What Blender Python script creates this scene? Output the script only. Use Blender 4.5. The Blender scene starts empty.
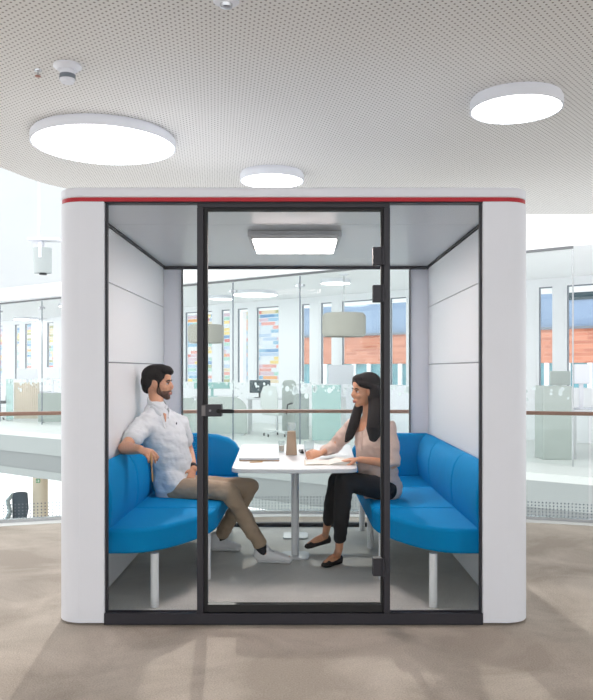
import bpy, bmesh, math, random
from mathutils import Vector, Matrix, noise
from mathutils.bvhtree import BVHTree

random.seed(7)
scene = bpy.context.scene
COL = scene.collection
F = 760.0; CX = 300.0; CY = 369.0; EYE = 1.35
XC = -0.034                      # centre line of the booth

def P(px, py, z):
    """real point at depth z that the photo shows at (px, py)"""
    return Vector(((px - CX) * z / F, z, EYE - (py - CY) * z / F))

# ------------------------------------------------------------------ materials
MATS = {}
def srgb(r, g, b):
    f = lambda c: ((c / 255) / 12.92) if c / 255 <= 0.04045 else (((c / 255) + 0.055) / 1.055) ** 2.4
    return (f(r), f(g), f(b), 1)

def mat(name, rgb, rough=0.5, metal=0.0, bump=0.0, bscale=60.0, var=0.0, vscale=4.0, spec=0.5, sheen=0.0, sss=0.0, stretch=None):
    if name in MATS: return MATS[name]
    m = bpy.data.materials.new(name); m.use_nodes = True
    nt = m.node_tree; b = nt.nodes['Principled BSDF']
    c = srgb(*rgb)
    b.inputs['Base Color'].default_value = c
    b.inputs['Roughness'].default_value = rough
    b.inputs['Metallic'].default_value = metal
    b.inputs['Specular IOR Level'].default_value = spec
    if sheen: b.inputs['Sheen Weight'].default_value = sheen
    if sss:
        b.inputs['Subsurface Weight'].default_value = sss
        b.inputs['Subsurface Radius'].default_value = (0.02, 0.008, 0.004)
    tc = nt.nodes.new('ShaderNodeTexCoord')
    vec = tc.outputs['Object']
    if stretch:
        mp = nt.nodes.new('ShaderNodeMapping'); mp.inputs['Scale'].default_value = stretch
        nt.links.new(vec, mp.inputs['Vector']); vec = mp.outputs['Vector']
    if var:
        n = nt.nodes.new('ShaderNodeTexNoise'); n.inputs['Scale'].default_value = vscale; n.inputs['Detail'].default_value = 5
        nt.links.new(vec, n.inputs['Vector'])
        r = nt.nodes.new('ShaderNodeMapRange'); r.inputs['From Min'].default_value = .3; r.inputs['From Max'].default_value = .7
        r.inputs['To Min'].default_value = 1 - var; r.inputs['To Max'].default_value = 1 + var
        nt.links.new(n.outputs['Fac'], r.inputs['Value'])
        mx = nt.nodes.new('ShaderNodeVectorMath'); mx.operation = 'SCALE'
        mx.inputs[0].default_value = c[:3]
        nt.links.new(r.outputs['Result'], mx.inputs['Scale'])
        nt.links.new(mx.outputs['Vector'], b.inputs['Base Color'])
    if bump:
        n2 = nt.nodes.new('ShaderNodeTexNoise'); n2.inputs['Scale'].default_value = bscale; n2.inputs['Detail'].default_value = 3
        nt.links.new(vec, n2.inputs['Vector'])
        bp = nt.nodes.new('ShaderNodeBump'); bp.inputs['Strength'].default_value = bump; bp.inputs['Distance'].default_value = 0.01
        nt.links.new(n2.outputs['Fac'], bp.inputs['Height']); nt.links.new(bp.outputs['Normal'], b.inputs['Normal'])
    MATS[name] = m
    return m

def emit(name, rgb, strength):
    m = bpy.data.materials.new(name); m.use_nodes = True
    b = m.node_tree.nodes['Principled BSDF']
    b.inputs['Base Color'].default_value = srgb(*rgb)
    b.inputs['Emission Color'].default_value = srgb(*rgb); b.inputs['Emission Strength'].default_value = strength
    return m

def glass(name, tint=(0.97, 0.985, 0.98), ior=1.45, rough=0.0, haze=0.0, hazecol=(.9, .95, .95), dots=None):
    """thin pane: straight-through transparency with a Fresnel reflection"""
    m = bpy.data.materials.new(name); m.use_nodes = True
    nt = m.node_tree; nt.nodes.clear()
    out = nt.nodes.new('ShaderNodeOutputMaterial')
    tr = nt.nodes.new('ShaderNodeBsdfTransparent'); tr.inputs['Color'].default_value = (*tint, 1)
    gl = nt.nodes.new('ShaderNodeBsdfGlossy'); gl.inputs['Roughness'].default_value = rough
    fr = nt.nodes.new('ShaderNodeFresnel')
    # a thin pane reflects the same from both of its faces
    ge = nt.nodes.new('ShaderNodeNewGeometry'); mr = nt.nodes.new('ShaderNodeMapRange')
    mr.inputs['To Min'].default_value = ior; mr.inputs['To Max'].default_value = 1 / ior
    nt.links.new(ge.outputs['Backfacing'], mr.inputs['Value']); nt.links.new(mr.outputs['Result'], fr.inputs['IOR'])
    mx = nt.nodes.new('ShaderNodeMixShader')
    nt.links.new(fr.outputs['Fac'], mx.inputs['Fac']); nt.links.new(tr.outputs[0], mx.inputs[1]); nt.links.new(gl.outputs[0], mx.inputs[2])
    last = mx
    if haze:
        df = nt.nodes.new('ShaderNodeBsdfDiffuse'); df.inputs['Color'].default_value = (*hazecol, 1)
        m2 = nt.nodes.new('ShaderNodeMixShader'); m2.inputs['Fac'].default_value = haze
        nt.links.new(mx.outputs[0], m2.inputs[1]); nt.links.new(df.outputs[0], m2.inputs[2]); last = m2
    nt.links.new(last.outputs[0], out.inputs['Surface'])
    MATS[name] = m
    return m

WHITE_PAINT = mat('white lacquer', (226, 228, 235), 0.42, var=0.01)
WHITE_PANEL = mat('white acoustic panel', (236, 238, 240), 0.45)
PANEL_GAP = mat('panel joint', (150, 154, 158), 0.7)
CEIL_METAL = mat('booth ceiling metal', (205, 207, 208), 0.35, metal=0.25)
DARK = mat('anthracite metal', (38, 37, 45), 0.45)
BLACKG = mat('black gasket', (14, 14, 17), 0.55)
RED = mat('red stripe', (178, 16, 36), 0.4)
BLUE = mat('blue wool upholstery', (0, 136, 198), 0.9, bump=0.25, bscale=420, var=0.05, vscale=14, spec=0.12)
TABLEW = mat('white table laminate', (212, 215, 219), 0.3)
LEGW = mat('white powder coat', (232, 234, 236), 0.4)
LEGG = mat('satin grey steel', (205, 207, 210), 0.4)
CHROME = mat('brushed steel', (190, 192, 195), 0.25, metal=1.0)
SMOOTH_WHITE = mat('white plaster', (243, 244, 245), 0.8, var=0.01, vscale=2)
FACADE_WHITE = mat('white window frame', (238, 240, 243), 0.5)
FRAME_DARK = mat('grey window gasket', (112, 120, 130), 0.5)
WOOD = mat('walnut handrail', (150, 118, 102), 0.45, var=0.12, vscale=30, stretch=(1, 8, 8))
WOODT = mat('taupe veneer', (158, 138, 116), 0.6, var=0.16, vscale=60, stretch=(6, 6, .5))
GREYP = mat('pale grey screen', (176, 184, 180), 0.6, var=0.03)
GREY2 = mat('slab grey', (164, 168, 168), 0.6)
GREY3 = mat('slab band grey', (142, 145, 146), 0.6)
BLACKP = mat('black plastic', (30, 32, 36), 0.4)
SCREEN = mat('dark monitor glass', (40, 62, 70), 0.25)
SHADE = mat('beige lamp fabric', (160, 157, 147), 0.8, bump=0.1, bscale=200)
GREENS = mat('green sign', (20, 150, 90), 0.5)
SIGNW = mat('sign white', (240, 245, 240), 0.5)
TEALG = mat('teal screen', (150, 196, 192), 0.35)
CREAM = mat('cream column', (226, 218, 202), 0.7)
OAK = mat('oak soffit', (196, 160, 110), 0.6, var=.08, vscale=6)
PAPER = mat('paper', (222, 220, 214), 0.8)
TAN = mat('tan pencil wood', (196, 152, 88), 0.5)
TANEDGE = mat('kraft card', (176, 152, 124), 0.7)
SKIN_M = mat('man skin', (205, 152, 122), 0.5, sss=0.08, var=0.04, vscale=22)
SKIN_W = mat('woman skin', (206, 150, 118), 0.48, sss=0.08, var=0.03, vscale=22)
LIP_M = mat('man lips', (178, 108, 96), 0.45)
LIP_W = mat('woman lips', (178, 104, 96), 0.4)
HAIR_M = mat('dark brown hair', (24, 19, 18), 0.7, spec=.2, bump=0.8, bscale=130, var=.2, vscale=60)
HAIR_W = mat('black hair', (22, 17, 18), 0.55, spec=.22, bump=0.7, bscale=60, var=.2, vscale=40, stretch=(5, 5, .5))
BEARD = mat('trimmed beard', (92, 66, 54), 0.85, bump=0.6, bscale=400, var=.25, vscale=140)
POLO = mat('white polo cotton', (212, 217, 222), 0.9, bump=0.8, bscale=11, var=0.02, vscale=5, stretch=(1, 1, 1.8))
BLOUSE = mat('taupe blouse', (208, 184, 172), 0.75, bump=0.7, bscale=18, var=0.03, stretch=(1.6, 1.6, .6))
CHINO = mat('khaki chino', (168, 147, 125), 0.9, bump=0.6, bscale=12, var=0.04, vscale=9)
BLACKT = mat('black trouser cloth', (30, 29, 32), 0.85, bump=0.4, bscale=14)
SNEAK = mat('white sneaker leather', (226, 226, 228), 0.6, bump=0.2, bscale=50)
SOLE = mat('white rubber sole', (206, 207, 210), 0.6)
SOCK = mat('dark grey sock', (44, 44, 50), 0.95)
FLAT = mat('black suede', (34, 31, 33), 0.75)
EYEW = mat('eye white', (230, 226, 222), 0.3)
EYED = mat('dark iris', (40, 28, 22), 0.2)
NAVY = mat('navy thread', (30, 34, 60), 0.8)

LAMP = emit('lamp diffuser', (255, 255, 253), 4.5)
BLAMP = emit('booth lamp diffuser', (255, 238, 234), 15)

G_BOOTH = glass('booth glass', (0.985, 0.992, 0.99), ior=1.13)
G_BAL = glass('balustrade glass', (0.955, 0.978, 0.97), ior=1.3)
G_PART = glass('partition glass', (0.985, 0.994, 0.991), ior=1.25, haze=0.01)
G_WIN = glass('window glass', (0.98, 0.99, 0.99))
G_CUP = glass('tumbler glass', (0.93, 0.96, 0.96), haze=0.18, hazecol=(.8, .86, .86))
G_TEAL = glass('teal screen glass', (0.72, 0.88, 0.86), haze=0.45, hazecol=(.60, .76, .74))
G_FROST = glass('frosted print', (.9, .95, .95), haze=0.55, hazecol=(.92, .95, .95))

def carpet(name, rgb, rgb2):
    m = bpy.data.materials.new(name); m.use_nodes = True; nt = m.node_tree; b = nt.nodes['Principled BSDF']
    b.inputs['Roughness'].default_value = 1; b.inputs['Specular IOR Level'].default_value = 0.1
    tc = nt.nodes.new('ShaderNodeTexCoord')
    n = nt.nodes.new('ShaderNodeTexNoise'); n.inputs['Scale'].default_value = 1.7; n.inputs['Detail'].default_value = 6; n.inputs['Roughness'].default_value = .6; n.inputs['Distortion'].default_value = .6
    n2 = nt.nodes.new('ShaderNodeTexNoise'); n2.inputs['Scale'].default_value = 130; n2.inputs['Detail'].default_value = 2
    nt.links.new(tc.outputs['Object'], n.inputs['Vector']); nt.links.new(tc.outputs['Object'], n2.inputs['Vector'])
    cr = nt.nodes.new('ShaderNodeValToRGB'); cr.color_ramp.elements[0].position = .38; cr.color_ramp.elements[1].position = .62
    cr.color_ramp.elements[0].color = srgb(*rgb); cr.color_ramp.elements[1].color = srgb(*rgb2)
    nt.links.new(n.outputs['Fac'], cr.inputs['Fac'])
    mr = nt.nodes.new('ShaderNodeMapRange'); mr.inputs['From Min'].default_value = .3; mr.inputs['From Max'].default_value = .7
    mr.inputs['To Min'].default_value = .84; mr.inputs['To Max'].default_value = 1.12
    nt.links.new(n2.outputs['Fac'], mr.inputs['Value'])
    mx = nt.nodes.new('ShaderNodeVectorMath'); mx.operation = 'SCALE'
    nt.links.new(cr.outputs['Color'], mx.inputs[0]); nt.links.new(mr.outputs['Result'], mx.inputs['Scale'])
    nt.links.new(mx.outputs['Vector'], b.inputs['Base Color'])
    bp = nt.nodes.new('ShaderNodeBump'); bp.inputs['Strength'].default_value = .5; bp.inputs['Distance'].default_value = .006
    nt.links.new(n2.outputs['Fac'], bp.inputs['Height']); nt.links.new(bp.outputs['Normal'], b.inputs['Normal'])
    return m
CARPET = carpet('beige carpet', (172, 161, 150), (198, 187, 176))
CARPET_IN = carpet('grey booth carpet', (204, 203, 199), (222, 221, 216))

def mathn(nt, op, a, b=None):
    n = nt.nodes.new('ShaderNodeMath'); n.operation = op
    for i, v in enumerate((a, b)):
        if v is None: continue
        if isinstance(v, (int, float)): n.inputs[i].default_value = v
        else: nt.links.new(v, n.inputs[i])
    return n.outputs[0]

def dotted(name, base, hole, pitch, radius, rot=0.0, axes=('X', 'Y'), rough=.7):
    m = bpy.data.materials.new(name); m.use_nodes = True; nt = m.node_tree; b = nt.nodes['Principled BSDF']
    b.inputs['Roughness'].default_value = rough
    tc = nt.nodes.new('ShaderNodeTexCoord'); mp = nt.nodes.new('ShaderNodeMapping')
    mp.inputs['Rotation'].default_value = (0, 0, rot); mp.inputs['Scale'].default_value = (1 / pitch,) * 3
    nt.links.new(tc.outputs['Object'], mp.inputs['Vector'])
    sp = nt.nodes.new('ShaderNodeSeparateXYZ'); nt.links.new(mp.outputs['Vector'], sp.inputs[0])
    d = []
    for a in axes:
        f = mathn(nt, 'FRACT', sp.outputs[a]); d.append(mathn(nt, 'POWER', mathn(nt, 'SUBTRACT', f, .5), 2))
    r2 = mathn(nt, 'ADD', d[0], d[1])
    mask = mathn(nt, 'LESS_THAN', r2, radius ** 2)
    mx = nt.nodes.new('ShaderNodeMix'); mx.data_type = 'RGBA'
    mx.inputs['A'].default_value = srgb(*base); mx.inputs['B'].default_value = srgb(*hole)
    nt.links.new(mask, mx.inputs['Factor']); nt.links.new(mx.outputs['Result'], b.inputs['Base Color'])
    return m
PERF = dotted('perforated ceiling board', (226, 224, 221), (96, 84, 78), 0.0302, 0.175, rot=math.radians(38.6))

def bricks(name, cols, w, h, gap, gapcol, rough=.7):
    """rows of coloured cladding, each tile its own colour"""
    m = bpy.data.materials.new(name); m.use_nodes = True; nt = m.node_tree; b = nt.nodes['Principled BSDF']
    b.inputs['Roughness'].default_value = rough
    tc = nt.nodes.new('ShaderNodeTexCoord'); sp = nt.nodes.new('ShaderNodeSeparateXYZ'); nt.links.new(tc.outputs['Object'], sp.inputs[0])
    row = mathn(nt, 'FLOOR', mathn(nt, 'DIVIDE', sp.outputs['Z'], h))
    wn = nt.nodes.new('ShaderNodeTexWhiteNoise'); wn.noise_dimensions = '1D'; nt.links.new(row, wn.inputs['W'])
    u = mathn(nt, 'ADD', mathn(nt, 'DIVIDE', sp.outputs['X'], w), mathn(nt, 'MULTIPLY', wn.outputs['Value'], 7.0))
    colm = mathn(nt, 'FLOOR', u)
    cb = nt.nodes.new('ShaderNodeCombineXYZ'); nt.links.new(colm, cb.inputs[0]); nt.links.new(row, cb.inputs[1])
    w2 = nt.nodes.new('ShaderNodeTexWhiteNoise'); w2.noise_dimensions = '2D'; nt.links.new(cb.outputs[0], w2.inputs['Vector'])
    cr = nt.nodes.new('ShaderNodeValToRGB'); cr.color_ramp.interpolation = 'CONSTANT'
    e = cr.color_ramp.elements
    while len(e) < len(cols): e.new(0.5)
    for i, c in enumerate(cols): e[i].position = i / len(cols)
    for i, c in enumerate(cols): e[i].color = srgb(*c)
    nt.links.new(w2.outputs['Value'], cr.inputs['Fac'])
    g = mathn(nt, 'LESS_THAN', mathn(nt, 'FRACT', mathn(nt, 'DIVIDE', sp.outputs['Z'], h)), gap)
    mx = nt.nodes.new('ShaderNodeMix'); mx.data_type = 'RGBA'; mx.inputs['B'].default_value = srgb(*gapcol)
    nt.links.new(g, mx.inputs['Factor']); nt.links.new(cr.outputs['Color'], mx.inputs['A'])
    nt.links.new(mx.outputs['Result'], b.inputs['Base Color'])
    return m
PASTEL = bricks('pastel ceramic bars', [(198, 206, 212), (206, 138, 128), (188, 200, 210), (120, 164, 192), (214, 188, 104), (206, 210, 212), (196, 92, 84), (146, 190, 176), (206, 188, 154), (214, 150, 84), (158, 180, 204), (84, 134, 178), (190, 164, 176), (150, 150, 96)], .5, .135, .16, (200, 206, 212))
BRICK = bricks('orange brick', [(184, 112, 84), (192, 120, 92), (176, 104, 78), (198, 130, 102)], .5, .16, .2, (196, 140, 114))
BLUECLAD = mat('blue glass cladding', (124, 148, 178), 0.3, var=.12, vscale=.5)
TEALWIN = mat('teal window band', (96, 150, 162), 0.3, var=.25, vscale=2.5)

# ------------------------------------------------------------------ helpers
def wl(p):
    v = Vector((0, 0, 0))
    while p is not None:
        v = v + p.location; p = p.parent
    return v

def link(name, me, m, parent=None, loc=None):
    o = bpy.data.objects.new(name, me); COL.objects.link(o)
    if m is not None:
        me.materials.clear(); me.materials.append(m)
    base = wl(parent)
    if parent is not None:
        o.parent = parent
        me.transform(Matrix.Translation(-base))
    elif loc is not None:
        o.location = loc; me.transform(Matrix.Translation(-Vector(loc)))
    return o

def thing(name, label, cat, loc=(0, 0, 0), group=None):
    o = bpy.data.objects.new(name, None); COL.objects.link(o); o.location = loc; o.empty_display_size = .1
    o['label'] = label; o['category'] = cat
    if group: o['group'] = group
    return o
def tag(o, label, cat, group=None, kind=None):
    o['label'] = label; o['category'] = cat
    if group: o['group'] = group
    if kind: o['kind'] = kind
    return o

class MB:
    """collects shapes in world coordinates into one mesh"""
    def __init__(s): s.bm = bmesh.new()
    def box(s, x0, x1, y0, y1, z0, z1):
        bm = s.bm
        v = [bm.verts.new((x, y, z)) for x in (x0, x1) for y in (y0, y1) for z in (z0, z1)]
        for f in ((0, 1, 3, 2), (4, 6, 7, 5), (0, 4, 5, 1), (2, 3, 7, 6), (0, 2, 6, 4), (1, 5, 7, 3)): bm.faces.new([v[i] for i in f])
        return s
    def obox(s, c, ax, ay, az):
        """box with half-axis vectors"""
        bm = s.bm; c = Vector(c); ax, ay, az = Vector(ax), Vector(ay), Vector(az)
        v = [bm.verts.new(c + ax * i + ay * j + az * k) for i in (-1, 1) for j in (-1, 1) for k in (-1, 1)]
        for f in ((0, 1, 3, 2), (4, 6, 7, 5), (0, 4, 5, 1), (2, 3, 7, 6), (0, 2, 6, 4), (1, 5, 7, 3)): bm.faces.new([v[i] for i in f])
        return s
    def prism(s, pts, a0, a1, axis='Z'):
        bm = s.bm
        def mk(p, a):
            if axis == 'Z': return (p[0], p[1], a)
            if axis == 'Y': return (p[0], a, p[1])
            return (a, p[0], p[1])
        A = [bm.verts.new(mk(p, a0)) for p in pts]; B = [bm.verts.new(mk(p, a1)) for p in pts]
        bm.faces.new(A); bm.faces.new(B[::-1])
        n = len(pts)
        for i in range(n): bm.faces.new((A[i], B[i], B[(i + 1) % n], A[(i + 1) % n]))
        return s
    def tube(s, pts, rad, side=None, n=20, round_ends=True):
        """loft of elliptical rings; rad = r or (r_side, r_other) per point, domed ends"""
        bm = s.bm; pts = [Vector(p) for p in pts]
        R = [(r, r) if isinstance(r, (int, float)) else r for r in rad]
        rings = []
        tang = []
        for i in range(len(pts)):
            t = (pts[min(i + 1, len(pts) - 1)] - pts[max(i - 1, 0)])
            tang.append(t.normalized())
        sd = Vector(side) if side is not None else None
        if sd is None:
            sd = tang[0].orthogonal()
        items = []
        def cap(i, sign):
            out = []
            rm = min(R[i])
            for k in (0.35, 0.7, 0.92):
                c = math.sqrt(1 - k * k)
                out.append((pts[i] + tang[i] * sign * rm * k, (R[i][0] * c, R[i][1] * c), tang[i]))
            return out
        if round_ends: items += cap(0, -1)[::-1]
        for i in range(len(pts)): items.append((pts[i], R[i], tang[i]))
        if round_ends: items += cap(len(pts) - 1, 1)
        for p, r, t in items:
            a = (sd - t * sd.dot(t))
            a = a.normalized() if a.length > 1e-6 else t.orthogonal().normalized()
            b = t.cross(a)
            if side is None: sd = a
            rings.append([bm.verts.new(p + a * r[0] * math.cos(2 * math.pi * j / n) + b * r[1] * math.sin(2 * math.pi * j / n)) for j in range(n)])
        for q in range(len(rings) - 1):
            for j in range(n):
                bm.faces.new((rings[q][j], rings[q][(j + 1) % n], rings[q + 1][(j + 1) % n], rings[q + 1][j]))
        bm.faces.new(rings[0][::-1]); bm.faces.new(rings[-1])
        return s
    def cyl(s, p0, p1, r0, r1=None, n=32):
        return s.tube([p0, p1], [r0, r0 if r1 is None else r1], n=n, round_ends=False)
    def ell(s, c, ax, ay, az, seg=20, rings=12):
        """ellipsoid from three half-axis vectors"""
        c = Vector(c); ax, ay, az = Vector(ax), Vector(ay), Vector(az); bm = s.bm
        top = bm.verts.new(c + az); bot = bm.verts.new(c - az); L = []
        for i in range(1, rings):
            t = math.pi * i / rings
            L.append([bm.verts.new(c + az * math.cos(t) + (ax * math.cos(2 * math.pi * j / seg) + ay * math.sin(2 * math.pi * j / seg)) * math.sin(t)) for j in range(seg)])
        for j in range(seg):
            k = (j + 1) % seg
            bm.faces.new((top, L[0][j], L[0][k])); bm.faces.new((bot, L[-1][k], L[-1][j]))
            for q in range(len(L) - 1): bm.faces.new((L[q][j], L[q + 1][j], L[q + 1][k], L[q][k]))
        return s
    def lathe(s, c, prof, n=40):
        """profile [(r, z)] turned about the vertical through c"""
        bm = s.bm; L = []
        for r, z in prof:
            if r < 1e-5: L.append([bm.verts.new((c[0], c[1], c[2] + z))])
            else: L.append([bm.verts.new((c[0] + r * math.cos(2 * math.pi * j / n), c[1] + r * math.sin(2 * math.pi * j / n), c[2] + z)) for j in range(n)])
        for q in range(len(L) - 1):
            A, B = L[q], L[q + 1]
            for j in range(n):
                k = (j + 1) % n
                if len(A) == 1 and len(B) == 1: break
                if len(A) == 1: bm.faces.new((A[0], B[j], B[k]))
                elif len(B) == 1: bm.faces.new((A[j], B[0], A[k]))
                else: bm.faces.new((A[j], B[j], B[k], A[k]))
        return s
    def build(s, name, m, parent=None, loc=None, bevel=0, seg=3, smooth=False, subsurf=0):
        bmesh.ops.recalc_face_normals(s.bm, faces=s.bm.faces)
        me = bpy.data.meshes.new(name); s.bm.to_mesh(me); s.bm.free()
        o = link(name, me, m, parent, loc)
        if bevel:
            b = o.modifiers.new('bevel', 'BEVEL'); b.width = bevel; b.segments = seg; b.limit_method = 'ANGLE'; b.angle_limit = math.radians(40)
            b.harden_normals = False
        if subsurf:
            q = o.modifiers.new('sub', 'SUBSURF'); q.levels = subsurf; q.render_levels = subsurf
        if smooth or bevel:
            for p in me.polygons: p.use_smooth = True
            if not smooth or smooth == 'auto':
                me.set_sharp_from_angle(angle=math.radians(38))
            wn = o.modifiers.new('wn', 'WEIGHTED_NORMAL'); wn.keep_sharp = True
        return o
    def blob(s, name, m, parent=None, loc=None, voxel=.006, smooth=6, fac=.5, disp=0):
        """fuse the collected shapes into one continuous skin"""
        bmesh.ops.recalc_face_normals(s.bm, faces=s.bm.faces)
        me = bpy.data.meshes.new('tmp'); s.bm.to_mesh(me); s.bm.free()
        t = bpy.data.objects.new('tmp', me); COL.objects.link(t)
        r = t.modifiers.new('r', 'REMESH'); r.mode = 'VOXEL'; r.voxel_size = voxel; r.adaptivity = 0
        k = t.modifiers.new('s', 'SMOOTH'); k.iterations = smooth; k.factor = fac
        bpy.context.view_layer.update()
        dg = bpy.context.evaluated_depsgraph_get()
        nm = bpy.data.meshes.new_from_object(t.evaluated_get(dg))
        bpy.data.objects.remove(t); bpy.data.meshes.remove(me)
        nm.name = name
        if disp:
            for v in nm.vertices:
                q = v.co
                d = noise.noise(Vector((q.x * 9, q.y * 9, q.z * 22))) + .5 * noise.noise(Vector((q.x * 26 + q.z * 18, q.y * 26, q.z * 30 - q.x * 12)))
                v.co = q + v.normal * d * disp
        for p in nm.polygons: p.use_smooth = True
        return link(name, nm, m, parent, loc)

def struct(o):
    o['kind'] = 'structure'; return o

def arc(cx, cy, r, a0, a1, n=8):
    return [(cx + r * math.cos(math.radians(a0 + (a1 - a0) * i / n)), cy + r * math.sin(math.radians(a0 + (a1 - a0) * i / n))) for i in range(n + 1)]
def rrect(x0, x1, y0, y1, r, n=8):
    return arc(x1 - r, y1 - r, r, 0, 90, n) + arc(x0 + r, y1 - r, r, 90, 180, n) + arc(x0 + r, y0 + r, r, 180, 270, n) + arc(x1 - r, y0 + r, r, 270, 360, n)

def copy_tree(o, parent=None, loc=None):
    c = o.copy(); COL.objects.link(c)
    if parent is not None: c.parent = parent
    if loc is not None: c.location = loc
    for ch in list(o.children): copy_tree(ch, c)
    return c

# ------------------------------------------------------------------ people
def head(m, c, f, u, k=1.0, fem=False):
    """head shapes about the eye-level centre c, facing f"""
    f = f.normalized(); u = (u - f * u.dot(f)).normalized(); l = u.cross(f)
    E = lambda a, b, d, rf, rl, ru: m.ell(c + (f * a + l * b + u * d) * k, f * rf * k, l * rl * k, u * ru * k, 24, 16)
    E(-.015, 0, .038, .097, .074, .082)
    E(-.035, 0, .0, .072, .07, .075)
    E(.030, 0, -.012, .060, .060, .080)
    E(.030, 0, -.062, .054, .052 if not fem else .046, .042)
    E(.066, 0, -.094, .020, .024 if not fem else .018, .018)
    E(.066, 0, .026, .022, .048, .014)
    E(.062, 0, .05, .028, .05, .035)
    for s in (-1, 1):
        E(.060, s * .032, -.028, .022, .024, .022)
        E(.0, s * .073, -.008, .020, .009, .031)
        E(-.004, s * .079, -.002, .022, .006, .026)
    m.tube([c + (f * .088 + u * .012) * k, c + (f * .102 + u * -.022) * k, c + (f * .094 + u * -.036) * k], [.008 * k, .0125 * k, .011 * k])
    E(.082, 0, -.062, .017, .024, .012)
    return f, u, l

def face_parts(body, c, f, u, l, k, lipm, browm, fem):
    Pt = lambda a, b, d: c + (f * a + l * b + u * d) * k
    for s in (-1, 1):
        e = MB().ell(Pt(.0735, s * .032, 0), f * .011 * k, l * .011 * k, u * .0055 * k, 14, 10).build('eye', EYEW, body, smooth=True)
        MB().ell(Pt(.0815, s * .033, 0), f * .004 * k, l * .006 * k, u * .005 * k, 12, 8).build('iris', EYED, e, smooth=True)
        MB().tube([Pt(.088, s * .014, .020), Pt(.0875, s * .032, .0255), Pt(.074, s * .05, .019)], [(.005, .0035), (.005, .004), (.003, .003)], n=10).build('eyebrow', browm, body, smooth=True)
        MB().tube([Pt(.086, s * .018, .006), Pt(.0865, s * .032, .0105), Pt(.077, s * .046, .005)], [.002, .003, .002], n=8).build('eyelid', browm, body, smooth=True)
    MB().tube([Pt(.086, -.020, -.0665), Pt(.0985, 0, -.0635), Pt(.086, .020, -.0665)], [(.004, .004), (.006, .006), (.004, .004)], n=12).tube([Pt(.085, -.018, -.072), Pt(.095, 0, -.073), Pt(.085, .018, -.072)], [(.004, .004), (.0065, .006), (.004, .004)], n=12).build('lips', lipm, body, smooth=True)

def hand(m, w, d, nrm, curl, thumb_side, k=1.0, spread=.1, curls=None):
    """palm and five fingers; d = direction of fingers, nrm = back of the hand"""
    d = d.normalized(); nrm = (nrm - d * nrm.dot(d)).normalized(); a = d.cross(nrm) * thumb_side   # a points to the thumb side
    m.tube([w, w + d * .03 * k, w + d * .085 * k], [(.024 * k, .018 * k), (.034 * k, .016 * k), (.039 * k, .013 * k)], side=a, n=16)
    base = w + d * .088 * k
    for i, (o, ln) in enumerate(((.031, .068), (.0105, .078), (-.0105, .072), (-.030, .056))):
        cu = curls[i] if curls else curl
        p = base + a * o * k - nrm * .001; dirv = (d + a * (o * spread * 20 * .1)).normalized()
        pts = [p - dirv * .02 * k, p]; ang = 0
        axis = a
        for j, part_ in enumerate((.45, .31, .24)):
            ang += cu * (.9 if j == 0 else 1.0)
            dv = dirv * math.cos(ang) - nrm * math.sin(ang)
            pts.append(pts[-1] + dv * ln * part_ * k)
        m.tube(pts, [.0080 * k, .0082 * k, .0078 * k, .0072 * k, .0064 * k], n=12)
    tb_ = w + d * .028 * k + a * .022 * k
    t1 = tb_ + (d * .55 + a * .65 - nrm * .35).normalized() * .042 * k
    t2 = t1 + (d * .85 + a * .15 - nrm * (.35 + curl * .3)).normalized() * .032 * k
    t3 = t2 + (d * .9 - a * .1 - nrm * (.3 + curl * .4)).normalized() * .024 * k
    m.tube([tb_ - a * .008, tb_, t1, t2, t3], [.012 * k, .013 * k, .0115 * k, .0098 * k, .0082 * k], n=12)

V = Vector
UP = V((0, 0, 1))
def shoe(body, name, heel, toe, m_, low=False, k=1.0, lift=0.0, sole_m=None, pitch=0.0):
    heel = V(heel); toe = V(toe); d = (toe - heel); ln = d.length; d.normalize(); side = d.cross(UP).normalized(); n = side.cross(d)
    m = MB()
    if not low:
        pts = [heel + d * .045 + n * .045, heel + d * .09 + n * .05, heel + d * ln * .55 + n * .042, heel + d * ln * .78 + n * .032, heel + d * (ln - .04) + n * .026]
        m.tube(pts, [(.037 * k, .040), (.038 * k, .046), (.043 * k, .036), (.046 * k, .026), (.036 * k, .020)], side=side)
        m.tube([heel + d * .052 + n * .05, heel + d * .062 + n * .094], [(.040, .052), (.046, .056)], side=side); m.tube([heel + d * .1 + n * .075, heel + d * .17 + n * .052, heel + d * .23 + n * .034], [(.034, .022), (.038, .02), (.036, .018)], side=side)
        sh = m.blob(name, m_, body, voxel=.0045, smooth=5)
        so = MB().tube([heel + d * .04 + n * .012, heel + d * ln * .5 + n * .012, heel + d * ln * .75 + n * .012, heel + d * (ln - .04) + n * .013], [(.041 * k, .0115), (.041 * k, .0115), (.05 * k, .0115), (.042 * k, .0115)], side=side).build('sole', sole_m, sh, smooth=True)
        for q in range(4):
            cpt = heel + d * (.12 + q * .024) + n * (.092 - q * .010)
            MB().tube([cpt - side * .022 * k, cpt + n * .003, cpt + side * .022 * k], [.003, .003, .003], n=8).build('lace', sole_m, sh, smooth=True)
    else:
        # ballet flat: low shell around the foot, open on top
        m.tube([heel + d * .03 + n * .018, heel + d * ln * .4 + n * .014, heel + d * ln * .72 + n * .016, heel + d * (ln - .03) + n * .014], [(.028, .022), (.028, .016), (.038, .020), (.026, .015)], side=side)
        m.tube([heel + d * .02 + n * .03, heel + d * .022 + n * .045], [(.026, .013), (.024, .010)], side=side)
        m.tube([heel + d * ln * .72 + n * .022, heel + d * (ln - .035) + n * .017], [(.037, .022), (.026, .016)], side=side)
        sh = m.blob(name, m_, body, voxel=.004, smooth=4)
        MB().tube([heel + d * .025 + n * .003, heel + d * ln * .5 + n * .003, heel + d * ln * .75 + n * .003, heel + d * (ln - .03) + n * .003], [(.027, .004), (.026, .004), (.037, .004), (.028, .004)], side=side).build('sole', BLACKG, sh, smooth=True)
    return sh

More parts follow.
